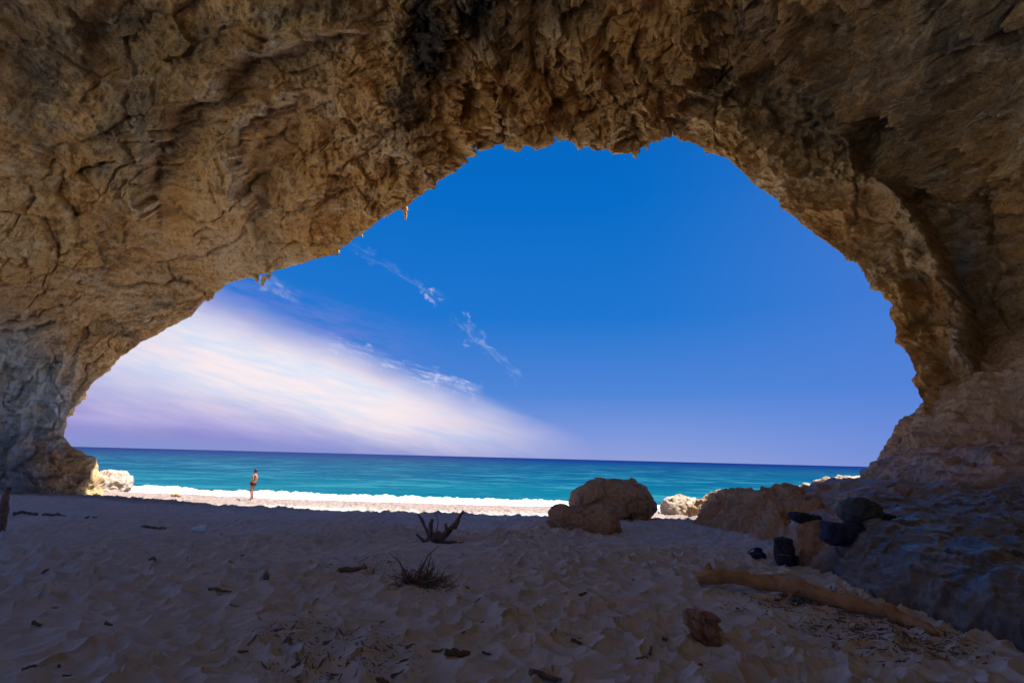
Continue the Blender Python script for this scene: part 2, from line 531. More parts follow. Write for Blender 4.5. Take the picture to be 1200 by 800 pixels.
# ------------------------------------------------------------------ sea
SEA = -1.30
ys = np.concatenate([np.linspace(0, 25, 260), np.geomspace(25.2, 30000, 420)])
xs = np.concatenate([-np.geomspace(60, 40000, 50)[::-1], np.linspace(-59.5, 59.5, 900), np.geomspace(60, 40000, 50)])
XX, DD = np.meshgrid(xs, ys); YY = shore(np.clip(XX, -60, 60))-1.0+DD
P = np.stack([XX.ravel(), YY.ravel(), 0*XX.ravel()], 1)
near = sstep(DD.ravel(), 260, 20)
wz = near*(.10*perlin(P*np.array([.10, .28, 1]), 3)+.05*perlin(P*np.array([.4, 1.0, 1]), 5)+.025*perlin(P*np.array([1.2, 2.6, 1]), 8))
wz *= sstep(DD.ravel(), 0, 4)
fo = sstep(DD.ravel()+.5*perlin(P*.6, 2), 2.2, .8)
sea = mesh_obj('sea', np.stack([XX.ravel(), YY.ravel(), SEA+wz], 1), grid_faces(len(ys), len(xs)), M_sea, attrs={'foam': fo})
sea['kind'] = 'structure'
# breaking wave: a lumpy white roll along the shore and the wash it throws on the sand
nx, nt = 2200, 60
xs = np.linspace(-75, 60, nx); tt = np.linspace(0, 1, nt)
XX, TT = np.meshgrid(xs, tt)
P1 = np.stack([XX.ravel(), 0*XX.ravel(), 0*XX.ravel()], 1)
front = shore(XX.ravel())+.35+.55*perlin(P1*.22, 41)+.25*perlin(P1*.8, 42)+.12*perlin(P1*2.6, 43)
crest = .24+.13*perlin(P1*.16+3, 44)+.09*perlin(P1*1.1, 45)+.045*perlin(P1*3.5, 46)
T = TT.ravel()
prof = np.interp(T, [0, .08, .45, .66, .80, .9, 1], [0, .03, .12, .62, 1.0, .35, -.5])
widths = 2.5+1.1*perlin(P1*.13+9, 47)+.5*perlin(P1*.5+9, 48)
yy_ = front+T*widths
zz_ = SEA+.02+crest*prof
Pf = np.stack([XX.ravel()*2.2, yy_*2.2, zz_*2.2], 1)
lump = fbm(Pf, 4, 60, .6)
zz_ = zz_+lump*.07*np.clip(prof*1.6+.12, 0, 1)
yy_ = yy_+fbm(Pf+30, 3, 66)*.16
zg = sand_h(XX, yy_.reshape(XX.shape)).ravel()
zz_ = np.where(T < .5, np.maximum(zz_, zg+.012+.02*np.clip(T*8, 0, 1)), zz_)
surf = mesh_obj('surf', np.stack([XX.ravel(), yy_, zz_], 1), grid_faces(nt, nx), M_foam)
surf['kind'] = 'structure'

# far headland low on the horizon at the left
hx = np.linspace(-1, 1, 60)
m, t, b = new_mat('far_land'); setc(t, b, (.04, .07, .13), 1.0, None)
V = []; yb = 14000
for k, q in enumerate(hx):
    xw = -13600+q*2600
    h = 150*(1-q*q)*(.6+.4*math.sin(k*.5)*math.cos(k*.23)) if q < .2 else 150*(1-q*q)*.6*(1-(q-.2)/.85)
    for (dy_, f_) in ((-900, 0), (-300, .7), (0, 1), (500, .6), (900, 0)):
        V.append((xw, yb+dy_, SEA-8+max(h, 0)*f_))
hl = mesh_obj('hills', V, grid_faces(60, 5), m); hl['kind'] = 'structure'

# ------------------------------------------------------------------ the cave
outl = [(118, 577), (108.7, 562), (98, 543.6), (84.3, 525), (72, 513.6), (72, 504), (76.8, 489), (90, 474), (95.6, 465), (112, 446),
        (131, 429), (138.7, 419), (159, 406.8), (165, 400.5), (184, 391.8), (208, 376.8), (225, 369), (240, 352.5), (262, 333.7),
        (288, 325.5), (320, 318), (350, 307.5), (390, 300), (405, 287.5), (425, 272.5), (450, 252.5), (475, 242), (487, 230),
        (505, 220), (520, 205), (530, 187), (539, 170), (563, 171), (575, 164.5), (602, 169), (635, 167), (643.7, 158), (661, 161),
        (686, 169), (710, 172), (723, 177), (740, 179), (760, 170), (772, 159), (782, 154), (810, 167), (825, 176), (855, 187),
        (880, 210), (915, 237), (940, 262), (970, 285), (1000, 307), (1020, 330), (1040, 347), (1048, 359), (1043, 366), (1052, 388),
        (1064, 416), (1074, 436), (1074, 452), (1082, 476), (1084, 502), (1086, 530), (1088, 575)]
outl = np.array(outl, float)
dep = np.interp(outl[:, 0], [60, 120, 300, 540, 780, 940, 1048, 1090], [27.2, 27.0, 24.3, 20.5, 20, 19, 17.5, 16.3])
Lp = np.array([at_y(a, b_, c) for (a, b_), c in zip(outl, dep)])
Lp = np.vstack([[Lp[0, 0]+.5, Lp[0, 1], -2.2], Lp, [Lp[-1, 0], Lp[-1, 1], -1.8]])
NS = 1500
seg = np.r_[0, np.cumsum(np.linalg.norm(np.diff(Lp, axis=0), axis=1))]
# finer sampling where the camera sees it close
S0 = np.linspace(0, seg[-1], NS)
L0 = np.stack([np.interp(S0, seg, Lp[:, k]) for k in range(3)], 1)
kern = np.exp(-.5*(np.arange(-8, 9)/2.2)**2); kern /= kern.sum()
def smooth(A, n=1):
    for _ in range(n):
        pad = np.vstack([np.repeat(A[:1], 8, 0), A, np.repeat(A[-1:], 8, 0)])
        A = np.stack([np.convolve(pad[:, k], kern, 'valid') for k in range(3)], 1)
    return A
Ls = smooth(L0, 60)                         # a calm version of the lip for the surfaces further in
cen = np.array([-4.5, 0, 4.5])
def outward(A):
    d = A-cen; d[:, 1] = 0
    return d/np.linalg.norm(d, axis=1, keepdims=True)
nout = outward(Ls.copy())

def superell(xl, xr, H, yb, nexp=2.25):
    th = np.linspace(math.pi, 0, 2000)
    c, s = np.cos(th), np.sin(th)
    xc = -4.5
    x = xc + np.where(c < 0, xc-xl, xr-xc)*np.sign(c)*np.abs(c)**(2/nexp)
    z = -2.2 + (H+2.2)*np.abs(s)**(2/nexp)
    P = np.stack([x, x*0, z], 1)
    sg = np.r_[0, np.cumsum(np.linalg.norm(np.diff(P, axis=0), axis=1))]
    q = np.linspace(0, sg[-1], NS)
    P = np.stack([np.interp(q, sg, P[:, k]) for k in range(3)], 1)
    P[:, 1] = yb-.2*(P[:, 0]+4)
    return P

E1 = .35*L0+.65*Ls+nout*2.3; E1[:, 1] = Ls[:, 1]-3.2
E1[:, 0] += np.interp(np.linspace(0, 1, NS), [0, .12, .85, 1], [-.3, 0, 0, 0])
LEAN = np.interp(Ls[:, 0], [-26, -14, -4, 6, 16], [9.0, 7.0, .0, .0, 1.2])[:, None]*np.array([[0, 1., 0]])  # unseen outer cliff tilts seaward, shaped to place its shadow edge
ctrl = [L0+nout*32+LEAN, L0+nout*13+LEAN*.95, L0+nout*5.5+LEAN*.6, L0+nout*1.9+LEAN*.21, L0+nout*.45+LEAN*.045,
        L0,
        .5*(L0+.5*L0+.5*Ls+nout*1.4+[0, -1.7, 0])+nout*.25-[0, 0.4, 0],
        E1,
        superell(-26.5, 16.2, 20.5, 12), superell(-25.5, 15.0, 20, 4), superell(-20, 12, 15, -3), superell(-15, 7, 9, -6.5), np.repeat([[-4.5, -8, 2.]], NS, 0)]
for k in (0, 1, 2):
    ctrl[k][:, 2] = np.where(ctrl[k][:, 2] < 2, np.minimum(ctrl[k][:, 2], L0[:, 2]), ctrl[k][:, 2])
rows_per = [4, 6, 12, 24, 16, 60, 90, 250, 110, 30, 14, 10]
ctrl = np.array(ctrl)
rows = []
for k, nr in enumerate(rows_per):
    p0, p1, p2, p3 = ctrl[max(k-1, 0)], ctrl[k], ctrl[k+1], ctrl[min(k+2, len(ctrl)-1)]
    a_ = .5
    d01 = np.linalg.norm(p1-p0, axis=1).mean()**.5+1e-3; d12 = np.linalg.norm(p2-p1, axis=1).mean()**.5; d23 = np.linalg.norm(p3-p2, axis=1).mean()**.5+1e-3
    m1 = (p1-p0)/d01-(p2-p0)/(d01+d12)+(p2-p1)/d12; m2 = (p2-p1)/d12-(p3-p1)/(d12+d23)+(p3-p2)/d23
    m1 *= d12; m2 *= d12
    for q in np.arange(nr)/nr:
        h00 = 2*q**3-3*q**2+1; h10 = q**3-2*q**2+q; h01 = -2*q**3+3*q**2; h11 = q**3-q**2
        rows.append(h00*p1+h10*m1+h01*p2+h11*m2)
rows.append(ctrl[-1])
CV = np.array(rows)
NR = len(CV); lip_row = sum(rows_per[:5])
nrm = grid_normals(CV)
mid_ = nrm[lip_row+100, NS//2]
if mid_[2] > 0: nrm = -nrm                    # make normals point into the cave
B = CV.reshape(-1, 3); Nn = nrm.reshape(-1, 3)
px, py, dpt = to_px(B)
vis = (dpt > 2) & (px > -400) & (px < 1600) & (py > -500)
tr = np.repeat((np.arange(NR)-lip_row), NS)
nearlip = np.exp(-np.abs(tr)/13.0)
inner = tr >= 0
# regional weights
w_mid = np.exp(-((px-660)/230)**2)*sstep(py, 330, 200)*inner*vis
w_left = sstep(px, 480, 330)*vis*inner
w_right = sstep(px, 860, 980)*vis*inner
sub = np.where(vis | (np.abs(tr) < 60))[0]
D = np.zeros(len(B))
wp = B+np.stack([perlin(B*.25, 1), perlin(B*.25+50, 2), perlin(B*.25+90, 3)], 1)*1.3
big_ = perlin(wp*.16, 21)*1.1+perlin(wp*.33, 22)*.7
D += big_*(1-.9*nearlip)*(.55+.45*(1-w_left))
Bs, Ws = B[sub], wp[sub]
rg = ridged((.35*Ws+.65*Bs)*.6, 6, 70, .6)
fb = fbm((.35*Ws+.65*Bs)*1.2, 7, 80, .62)
str_ = fbm(np.stack([Ws[:, 0]*.6+Ws[:, 2]*.5, Ws[:, 1]*2.0, Ws[:, 2]*2.4-Ws[:, 0]*.8], 1), 4, 88, .6)    # bedding
dd = rg*.34*(.52+.8*w_mid[sub]+.5*w_right[sub]) + fb*(.13+.07*w_mid[sub]+.06*w_right[sub]) + str_*.09*(1+.8*w_right[sub])
mk = w_mid[sub] > .03
ff = np.zeros(len(sub))
ff[mk] = facets((.3*Ws[mk]+.7*Bs[mk])*.8+np.stack([fb[mk]]*3, 1)*.08, 5)*.85+facets(Bs[mk]*1.9+9, 6)*.34+facets(Bs[mk]*4.3+9, 16)*.12
dd += ff*w_mid[sub]*(1-.75*nearlip[sub])
# fracture plates: broad blocks set a little proud of each other, split by open joints
Wq = np.stack([(Ws[:, 0]+Ws[:, 2]*.35)*.42, Ws[:, 1]*.60, (Ws[:, 2]-Ws[:, 0]*.35)*.75], 1)+.10*np.stack([perlin(Bs*1.6, 61), perlin(Bs*1.6+7, 62), perlin(Bs*1.6+17, 63)], 1)
g1_, g2_, gid, goff = worley(Wq, 19)
wpl = (1-.6*w_mid[sub])*(1-.8*nearlip[sub])
dd += wpl*((gid-.5)*.42 + .22*(goff*np.stack([np.cos(gid*19), np.sin(gid*31), np.cos(gid*47)], 1)).sum(1))
dd -= wpl*.16*np.exp(-((g2_-g1_)/.045)**2)*sstep(perlin(Bs*.5, 64), -.3, .3)
h1_, h2_, hid, hoff = worley(Wq*2.3+5, 20)
dd += wpl*((hid-.5)*.13*sstep(perlin(Bs*.35, 65), -.1, .4))
# scalloped hollows on the left
f1, f2, idv, off = worley(np.stack([Ws[:, 0], Ws[:, 1], Ws[:, 2]*1.0], 1)*.9+3, 8)
dd -= .16*sstep(f1, .55, .1)*(idv > .55)*(w_left[sub]+.6*w_right[sub])
f1b, f2b, idb, _ = worley(Ws*2.6+13, 9)
dd -= .10*sstep(f1b, .5, .05)*(idb > .5)*(.5+.5*w_left[sub])
D[sub] += dd*(1-.68*nearlip[sub])*1.15
pale = np.zeros(len(B)); stain_dark = np.zeros(len(B)); grey = np.zeros(len(B)); ochre = np.zeros(len(B)); blue = np.zeros(len(B))
wb = perlin(B*.6, 91)*20+perlin(B*2.1, 93)*12+perlin(B*5.5, 95)*5; wb2 = perlin(B*.6+60, 92)*20+perlin(B*2.1+9, 94)*12+perlin(B*5.5+4, 96)*5
qx, qy = px+wb*.7, py+wb2*.7

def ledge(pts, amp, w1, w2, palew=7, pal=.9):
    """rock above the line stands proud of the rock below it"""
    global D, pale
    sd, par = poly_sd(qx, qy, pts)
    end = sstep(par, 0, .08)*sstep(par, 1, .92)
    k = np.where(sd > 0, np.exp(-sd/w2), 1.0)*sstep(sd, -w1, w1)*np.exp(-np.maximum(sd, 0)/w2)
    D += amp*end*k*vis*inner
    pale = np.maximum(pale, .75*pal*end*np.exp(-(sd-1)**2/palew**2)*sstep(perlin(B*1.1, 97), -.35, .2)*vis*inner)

ledge([(186, 262), (182, 215), (190, 172), (218, 140), (262, 108), (300, 72), (345, 46), (398, 38), (440, 30)][::-1], 1.5, 2, 90, 8, 1.5)
ledge([(296, 250), (284, 200), (278, 165), (292, 138), (335, 122), (346, 98)][::-1], 1.0, 2, 45, 6, 1.3)
ledge([(220, 160), (250, 150), (262, 112)], .2, 4, 30, 6, .5)
ledge([(905, 105), (960, 130), (975, 165), (990, 205)], .3, 4, 26, 6, .35)
ledge([(1000, 85), (1030, 110), (1042, 150)], .3, 4, 22, 5, .4)
# right rib and the deep recess beside it
sd, par = poly_sd(qx, qy, [(1020, 190), (1052, 212), (1068, 262), (1100, 330), (1128, 405), (1158, 470), (1200, 540)])
en = sstep(par, 0, .12)
D += vis*inner*en*(.75*np.exp(-(sd/15)**2))
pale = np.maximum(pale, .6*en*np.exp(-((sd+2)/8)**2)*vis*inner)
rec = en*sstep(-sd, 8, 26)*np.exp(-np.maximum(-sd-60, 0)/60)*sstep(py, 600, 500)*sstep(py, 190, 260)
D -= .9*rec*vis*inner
stain_dark = np.maximum(stain_dark, .25*rec*vis*inner)  # colour also darkened over the whole recess
sd, par = poly_sd(qx, qy, [(1050, 250), (1070, 320), (1092, 400), (1120, 470), (1130, 520)])
D -= vis*inner*.35*np.exp(-(sd/9)**2)*sstep(par, 0, .1)
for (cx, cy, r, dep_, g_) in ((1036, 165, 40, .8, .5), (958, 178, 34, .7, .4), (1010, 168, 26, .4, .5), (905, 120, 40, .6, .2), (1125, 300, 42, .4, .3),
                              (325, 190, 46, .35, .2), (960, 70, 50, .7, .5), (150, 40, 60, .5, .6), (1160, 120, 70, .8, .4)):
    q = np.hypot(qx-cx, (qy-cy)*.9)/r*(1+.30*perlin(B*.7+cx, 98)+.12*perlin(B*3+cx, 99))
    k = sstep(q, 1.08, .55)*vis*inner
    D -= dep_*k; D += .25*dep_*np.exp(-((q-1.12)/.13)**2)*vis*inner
    stain_dark = np.maximum(stain_dark, g_*k*.4)  # colour also darkened inside each hollow
# angular slabs in the middle
for pts, am in (([(640, 5), (700, 40), (712, 62), (640, 62)], .8), ([(695, 140), (735, 95), (775, 120), (765, 155), (720, 160)], .8),
                ([(640, 60), (690, 66), (660, 80)], .5), ([(540, 60), (600, 95), (560, 120)], .6)):
    sdm = np.full(px.shape, -1e9)
    for k in range(len(pts)):
        (ax, ay), (bx, by) = pts[k], pts[(k+1) % len(pts)]
        sdm = np.maximum(sdm, ((by-ay)*(qx-ax)-(bx-ax)*(qy-ay))/math.hypot(bx-ax, by-ay))
    cx = np.mean([q[0] for q in pts]); cy = np.mean([q[1] for q in pts])
    k = sstep(-sdm, 0, 5)*vis*inner
    D += am*k*(.55+.012*(qy-cy)+.006*(qx-cx))
D += nearlip*0
# colour fields
def blob(cx, cy, rx, ry): return np.exp(-(((qx-cx)/rx)**2+((qy-cy)/ry)**2))*vis*inner
stain_dark = np.maximum.reduce([stain_dark, .6*blob(1100, 150, 120, 160), .5*blob(950, 60, 150, 80), .5*blob(60, 30, 90, 60), 1.5*blob(500, 42, 26, 60), 1.2*blob(560, 20, 40, 30), .9*blob(478, 120, 22, 35), .7*blob(380, 8, 60, 18), .75*blob(165, 25, 55, 28), .7*blob(225, 50, 70, 30),
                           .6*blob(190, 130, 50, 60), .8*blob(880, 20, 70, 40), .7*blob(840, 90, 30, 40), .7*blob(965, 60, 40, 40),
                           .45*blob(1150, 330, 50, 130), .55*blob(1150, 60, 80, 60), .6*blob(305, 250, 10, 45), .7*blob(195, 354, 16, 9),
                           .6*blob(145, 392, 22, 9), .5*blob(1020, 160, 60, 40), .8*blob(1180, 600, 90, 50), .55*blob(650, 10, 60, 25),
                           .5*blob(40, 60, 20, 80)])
grey = np.maximum.reduce([.9*blob(60, 110, 60, 120), .7*blob(140, 180, 70, 120), .8*blob(1090, 60, 120, 70), .8*blob(960, 130, 80, 60),
                          .5*blob(300, 120, 90, 90), .8*blob(1150, 500, 70, 60), .5*blob(160, 300, 60, 80)])
ochre = np.maximum.reduce([.5*blob(330, 240, 110, 60), .9*blob(520, 125, 50, 45), .8*blob(640, 110, 130, 45), .6*blob(840, 190, 90, 60), .7*blob(30, 380, 40, 60), .6*blob(350, 180, 60, 60),
                           .7*blob(730, 60, 90, 60), .7*blob(1060, 440, 30, 70), .6*blob(1000, 270, 60, 50), .7*blob(440, 100, 40, 60), .5*blob(230, 260, 90, 60),
                           .4*blob(60, 545, 30, 18)])
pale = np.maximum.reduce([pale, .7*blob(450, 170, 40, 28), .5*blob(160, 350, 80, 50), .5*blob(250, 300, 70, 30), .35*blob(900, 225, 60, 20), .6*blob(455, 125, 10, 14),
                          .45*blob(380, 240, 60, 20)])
blue = np.maximum.reduce([1.6*blob(8, 545, 36, 65), 1.6*blob(38, 470, 46, 60), 1.0*blob(20, 420, 50, 50), .9*blob(1125, 305, 10, 45), .5*blob(1150, 590, 60, 30), .6*blob(12, 570, 22, 40)])
blue *= 1-.8*blob(75, 540, 38, 22)
# flowstone flutes low on the left wall
fl = blob(40, 470, 60, 70)
D += fl*.5*(ridged(np.stack([B[:, 0]*.7, B[:, 1]*.7, B[:, 2]*.16], 1), 3, 44)-.4)
# lumpy rock foot at the left
D += blob(70, 550, 60, 26)*(.5+.5*ridged(B*.5, 3, 5))
P2 = B+Nn*D[:, None]*np.where(tr < 0, .6, 1.0)[:, None]
# the tops of the outer cliff get bulk so that it really stands out there
# opening added in the unseen left wall, only to brighten the interior
CF = grid_faces(NR, NS)
fc = B[CF].mean(1)
added_mouth = (fc[:, 0] < -8) & (((fc[:, 1]-4.5)/12.0)**2+(np.maximum(fc[:, 2], 0)/13.5)**2 < 1)
CF = CF[~added_mouth]
cave = mesh_obj('cave', P2, CF, M_cave, attrs={'pale': pale, 'stain_dark': stain_dark, 'grey': grey, 'ochre': ochre, 'blue': blue})
cave['kind'] = 'structure'


# ------------------------------------------------------------------ generic builders
def tube(pts, radii, n=10, wob=0.0, seed=0, cap=True):
    """one closed tapered tube through points; returns verts, quads"""
    pts = np.array(pts, float); radii = np.array(radii, float)
    T_ = np.gradient(pts, axis=0); T_ /= np.linalg.norm(T_, axis=1, keepdims=True)
    up = np.array([0, 0, 1.]) if abs(T_[0, 2]) < .9 else np.array([1., 0, 0])
    V = []; F_ = []
    a = np.cross(T_[0], up); a /= np.linalg.norm(a)
    for k in range(len(pts)):
        a = a-T_[k]*np.dot(a, T_[k]); a /= np.linalg.norm(a); b_ = np.cross(T_[k], a)
        for j in range(n):
            th = 2*math.pi*j/n
            V.append(pts[k]+(a*math.cos(th)+b_*math.sin(th))*radii[k])
    V = np.array(V)
    if wob:
        c = np.repeat(pts, n, 0); d = V-c
        V = c+d*(1+wob*fbm(V*6/np.maximum(radii.mean(), .02)*.06+seed, 3, seed))[:, None]
    for k in range(len(pts)-1):
        for j in range(n):
            q = k*n+j; r_ = k*n+(j+1) % n
            F_.append((q, r_, r_+n, q+n))
    if cap:
        V = np.vstack([V, pts[0], pts[-1]])
        a0, a1 = len(V)-2, len(V)-1
        for j in range(0, n):
            F_.append((a0, (j+1) % n, j, a0)); F_.append((a1, (len(pts)-1)*n+j, (len(pts)-1)*n+(j+1) % n, a1))
    return V, F_


class MB:
    def __init__(s): s.v, s.f = [], []
    def add(s, V, F_):
        o = len(s.v); s.v += [tuple(map(float, q)) for q in V]
        s.f += [tuple(dict.fromkeys(int(i)+o for i in f)) for f in F_]; return s
    def tube(s, *a, **k): return s.add(*tube(*a, **k))
    def build(s, name, mat, parent=None, smooth=True):
        me = bpy.data.meshes.new(name); me.from_pydata(s.v, [], s.f); me.update()
        me.polygons.foreach_set('use_smooth', [smooth]*len(me.polygons)); me.materials.append(mat)
        o = bpy.data.objects.new(name, me); COL.objects.link(o)
        if parent: o.parent = parent
        return o


_ico = {}
def ico(sub):
    if sub not in _ico:
        bm = bmesh.new(); bmesh.ops.create_icosphere(bm, subdivisions=sub, radius=1)
        V = np.array([q.co[:] for q in bm.verts]); F_ = [[q.index for q in f.verts] for f in bm.faces]; bm.free()
        _ico[sub] = (V, np.array(F_))
    return _ico[sub]


def rock_mesh(size, seed, sub=6, rough=.16, facet=.10, pw=2.6, scale=1.0):
    V, F_ = ico(sub)
    n = V.copy()
    r = (np.abs(V)**pw).sum(1)**(-1/pw)
    P = V*r[:, None]*np.array(size)
    q = P*scale+seed*13.7
    s = float(np.mean(size))
    d = rough*s*(fbm(q*.9/s, 3, seed)+.55*ridged(q*1.6/s, 4, seed+4, .55))+facet*s*facets(q*1.5/s, seed)+.018*s*fbm(q*9/s, 4, seed+7, .65)
    return P+n*d[:, None], F_


def boulder(name, loc, size, seed, mat, label, rz=0, cat='boulder', sink=.25, group=None, sub=6, **k):
    V, F_ = rock_mesh(size, seed, sub, **k)
    V[:, 2] -= V[:, 2].min()*0
    o = mesh_obj(name, V, F_, mat)
    o.location = (float(loc[0]), float(loc[1]), float(loc[2]+size[2]*(1-sink*2)))
    o.rotation_euler = (0, 0, rz)
    return tag(o, label, cat, group)


# ------------------------------------------------------------------ rocks of the right-hand side
def in_poly_sd(x, y, pts):
    """distance inside a polygon (negative outside)"""
    best = np.full(x.shape, 1e9); ins = np.zeros(x.shape, bool); n = len(pts)
    for k in range(n):
        ax, ay = pts[k]; bx, by = pts[(k+1) % n]
        ex, ey = bx-ax, by-ay
        tt = np.clip(((x-ax)*ex+(y-ay)*ey)/(ex*ex+ey*ey), 0, 1)
        best = np.minimum(best, np.hypot(x-ax-tt*ex, y-ay-tt*ey))
        c = ((ay > y) != (by > y)) & (x < (bx-ax)*(y-ay)/(by-ay+1e-12)+ax)
        ins ^= c
    return np.where(ins, best, -best)


def terrain_rock(name, hf, x0, x1, y0, y1, n, m_, mat, label, cat, disp=.12, seed=3, fscale=1.0):
    xs = np.linspace(x0, x1, n); ys = np.linspace(y0, y1, m_)
    XX, YY = np.meshgrid(xs, ys)
    ZZ = hf(XX, YY)
    P = np.stack([XX, YY, ZZ], -1); N_ = grid_normals(P); N_ *= np.sign(N_[..., 2:3]+1e-9)
    Pf = P.reshape(-1, 3); Nf = N_.reshape(-1, 3)
    w_ = Pf*fscale
    d = disp*(.7*ridged(w_*.9, 5, seed, .55)+.9*fbm(w_*1.3, 6, seed+5, .55)+.5*facets(w_*1.4, seed+9))
    d += disp*.5*fbm(np.stack([w_[:, 0]*.8, w_[:, 1]*.8, w_[:, 2]*5+w_[:, 0]], 1), 3, seed+12)
    V = Pf+Nf*d[:, None]
    F_ = grid_faces(m_, n)
    keep = (V[F_, 2] > -1.4).any(1)
    o = mesh_obj(name, V, F_[keep], mat)
    return tag(o, label, cat)


def mesa(x, y, pts, h, w):
    d = in_poly_sd(x, y, pts)
    return -2.0+(h+2.0)*(1-np.exp(-np.clip(d, 0, None)/w))*(d > 0)+np.minimum(d, 0)


SHF = [tuple(on_z(a_, b_, 0)[:2]) for a_, b_ in ((927, 664), (940, 673), (975, 688), (1030, 712), (1100, 738), (1200, 768), (1290, 800))]


def h_shelf(x, y):
    wx = x+.10*np.sin(y*2.7)+.06*np.sin(y*6.1+1); wy = y+.10*np.sin(x*2.3)
    top = .70+.06*np.clip(y-7, -3, 8)+.05*np.clip(x-6, 0, 9)+.10*np.sin(x*1.1+y*.7)*sstep(y, 6, 9)-.16*sstep(x-.25*y, 4.2, 3.4)
    a = mesa(wx, wy, SHF+[(30, 2), (30, 16), (9, 16.2), (7.6, 12.5), (6.0, 10.4)], 0, .30)+top
    b_ = mesa(wx, wy, [(5.35, 11.2), (5.15, 9.9), (5.5, 9.2), (7.5, 8.8), (9.5, 10), (9, 12.5), (6.6, 12.2)], 0, .30)+.78+.03*(y-9)
    c_ = mesa(wx, wy, [(9.6, 12.5), (10.3, 9.5), (10.6, 7), (10.8, 3), (30, 3), (30, 20), (12, 20)], 0, .9)+1.9+.25*np.clip(x-11, 0, 9)
    h = np.maximum(np.maximum(a, b_), c_)
    hh = h+.10*np.sin(x*1.3+y*.9)+.06*np.sin(x*2.9-y*1.7)        # bedding: the rock climbs in worn steps
    st = .34; fr_ = (hh/st) % 1.0
    terr = h+st*(sstep(fr_, .3, .7)-fr_)*.45
    return np.where(h > .78, terr*sstep(h, .78, .95)+h*(1-sstep(h, .78, .95)), h)


def h_out(x, y):
    wx = x+.3*np.sin(y*1.1+1)+.12*np.sin(y*3.3); wy = y+.2*np.sin(x*1.7)
    a = mesa(wx, wy, [(6.9, 21.6), (7.0, 19), (6.4, 16), (6.2, 13.6), (6.9, 12.3), (9.5, 12.2), (14, 14), (20, 12), (24, 18), (18, 20), (11.5, 18.5), (9.5, 21), (8, 22.4)], 0, .55)
    top = .86+.10*np.sin(x*1.5+.6)+.10*np.sin(y*1.3)-.30*sstep(y, 18.3, 21.5)+.16*sstep(x, 10.2, 12.5)
    b_ = mesa(wx, wy, [(9.5, 16), (12, 13.6), (14, 12.4), (20, 10), (26, 12), (26, 19), (14, 18.5), (10, 17.8)], 0, .9)
    b_ = b_+np.interp(x, [9.5, 10.6, 11.4, 12.2, 12.8, 13.8, 15, 18], [.8, 1.15, 1.4, 1.75, 2.1, 3.1, 4.6, 7])
    return np.maximum(a+top, b_)


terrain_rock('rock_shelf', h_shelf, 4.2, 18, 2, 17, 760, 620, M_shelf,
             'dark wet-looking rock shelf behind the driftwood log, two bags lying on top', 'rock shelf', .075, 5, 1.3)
terrain_rock('rock_outcrop', h_out, 5.4, 20, 11, 23.5, 560, 500, M_bould,
             'long low brown rock outcrop joining the right cave wall to the sunlit beach', 'rock outcrop', .16, 15)

# boulders in the middle of the beach opening
q = sand_pt(722, 609); boulder('boulder', q+[0.1, .9, 0], (1.62, 1.25, .86), 3, M_bould,
        'largest domed brown boulder on the shaded sand at the water side', rz=.1, sink=.16, sub=7, rough=.085, facet=.10, pw=1.95)
q = sand_pt(690, 621); boulder('boulder', q+[-.15, .1, 0], (1.05, .6, .40), 8, M_bould,
        'small low brown boulder leaning at the left front of the largest boulder', rz=-.5, sink=.22, rough=.16, facet=.12)
# sunlit rocks
m, t, b = new_mat('pale_rock'); M_pale = m
p = geo_pos(t); setc(t, b, mix(t, noise(t, p, 3, 6, .7).sm(.4, .65), (.50, .43, .36), (.34, .24, .16)), .9, noise(t, p, 4, 6, .7), .8, .15)
q = on_z(118, 574, -.75); boulder('boulder', (q[0]-.35, q[1]+1.0, -.9), (.8, 1.3, .72), 21, M_pale,
        'pale sunlit rock at the foot of the left cave wall by the surf', sink=.2)
boulder('boulder', (16.6, 23.5, -.5), (2.1, 1.5, .95), 24, M_pale, 'pale sunlit jagged rock rising behind the outcrop, right of its dip', rz=-.2, sink=.12, facet=.2)
boulder('boulder', (14.2, 23.0, -.5), (.9, .9, .72), 27, M_pale, 'small pale sunlit rock showing just over the outcrop ridge', sink=.1, facet=.2)
boulder('boulder', (8.0, 23.2, -.8), (.9, .9, .62), 29, M_pale, 'sunlit rock tip at the seaward end of the brown outcrop', sink=.2)

# standing stone in the foreground
m, t, b = new_mat('stone_brown'); M_stone = m
p = obj_pos(t); setc(t, b, mix(t, noise(t, p, 9, 6, .7).sm(.4, .65), (.30, .15, .08), (.42, .27, .17)), .9, noise(t, p, 22, 6, .7), .8, .03)
q = sand_pt(826, 750)
V, F_ = rock_mesh((.17, .085, .19), 33, 5, rough=.10, facet=.34, pw=3.5)
V[:, 0] += -.25*V[:, 2]
V[:, 2] *= 1-.35*np.clip(V[:, 0]/.17, 0, 1)*np.where(V[:, 2] > 0, 1, 0)
o = mesh_obj('standing_stone', V, F_, M_stone, smooth=False); o.location = (q[0], q[1], q[2]+.10); o.rotation_euler = (.1, .15, -.35)
tag(o, 'angular reddish brown stone standing upright in the foreground sand below the log', 'stone')

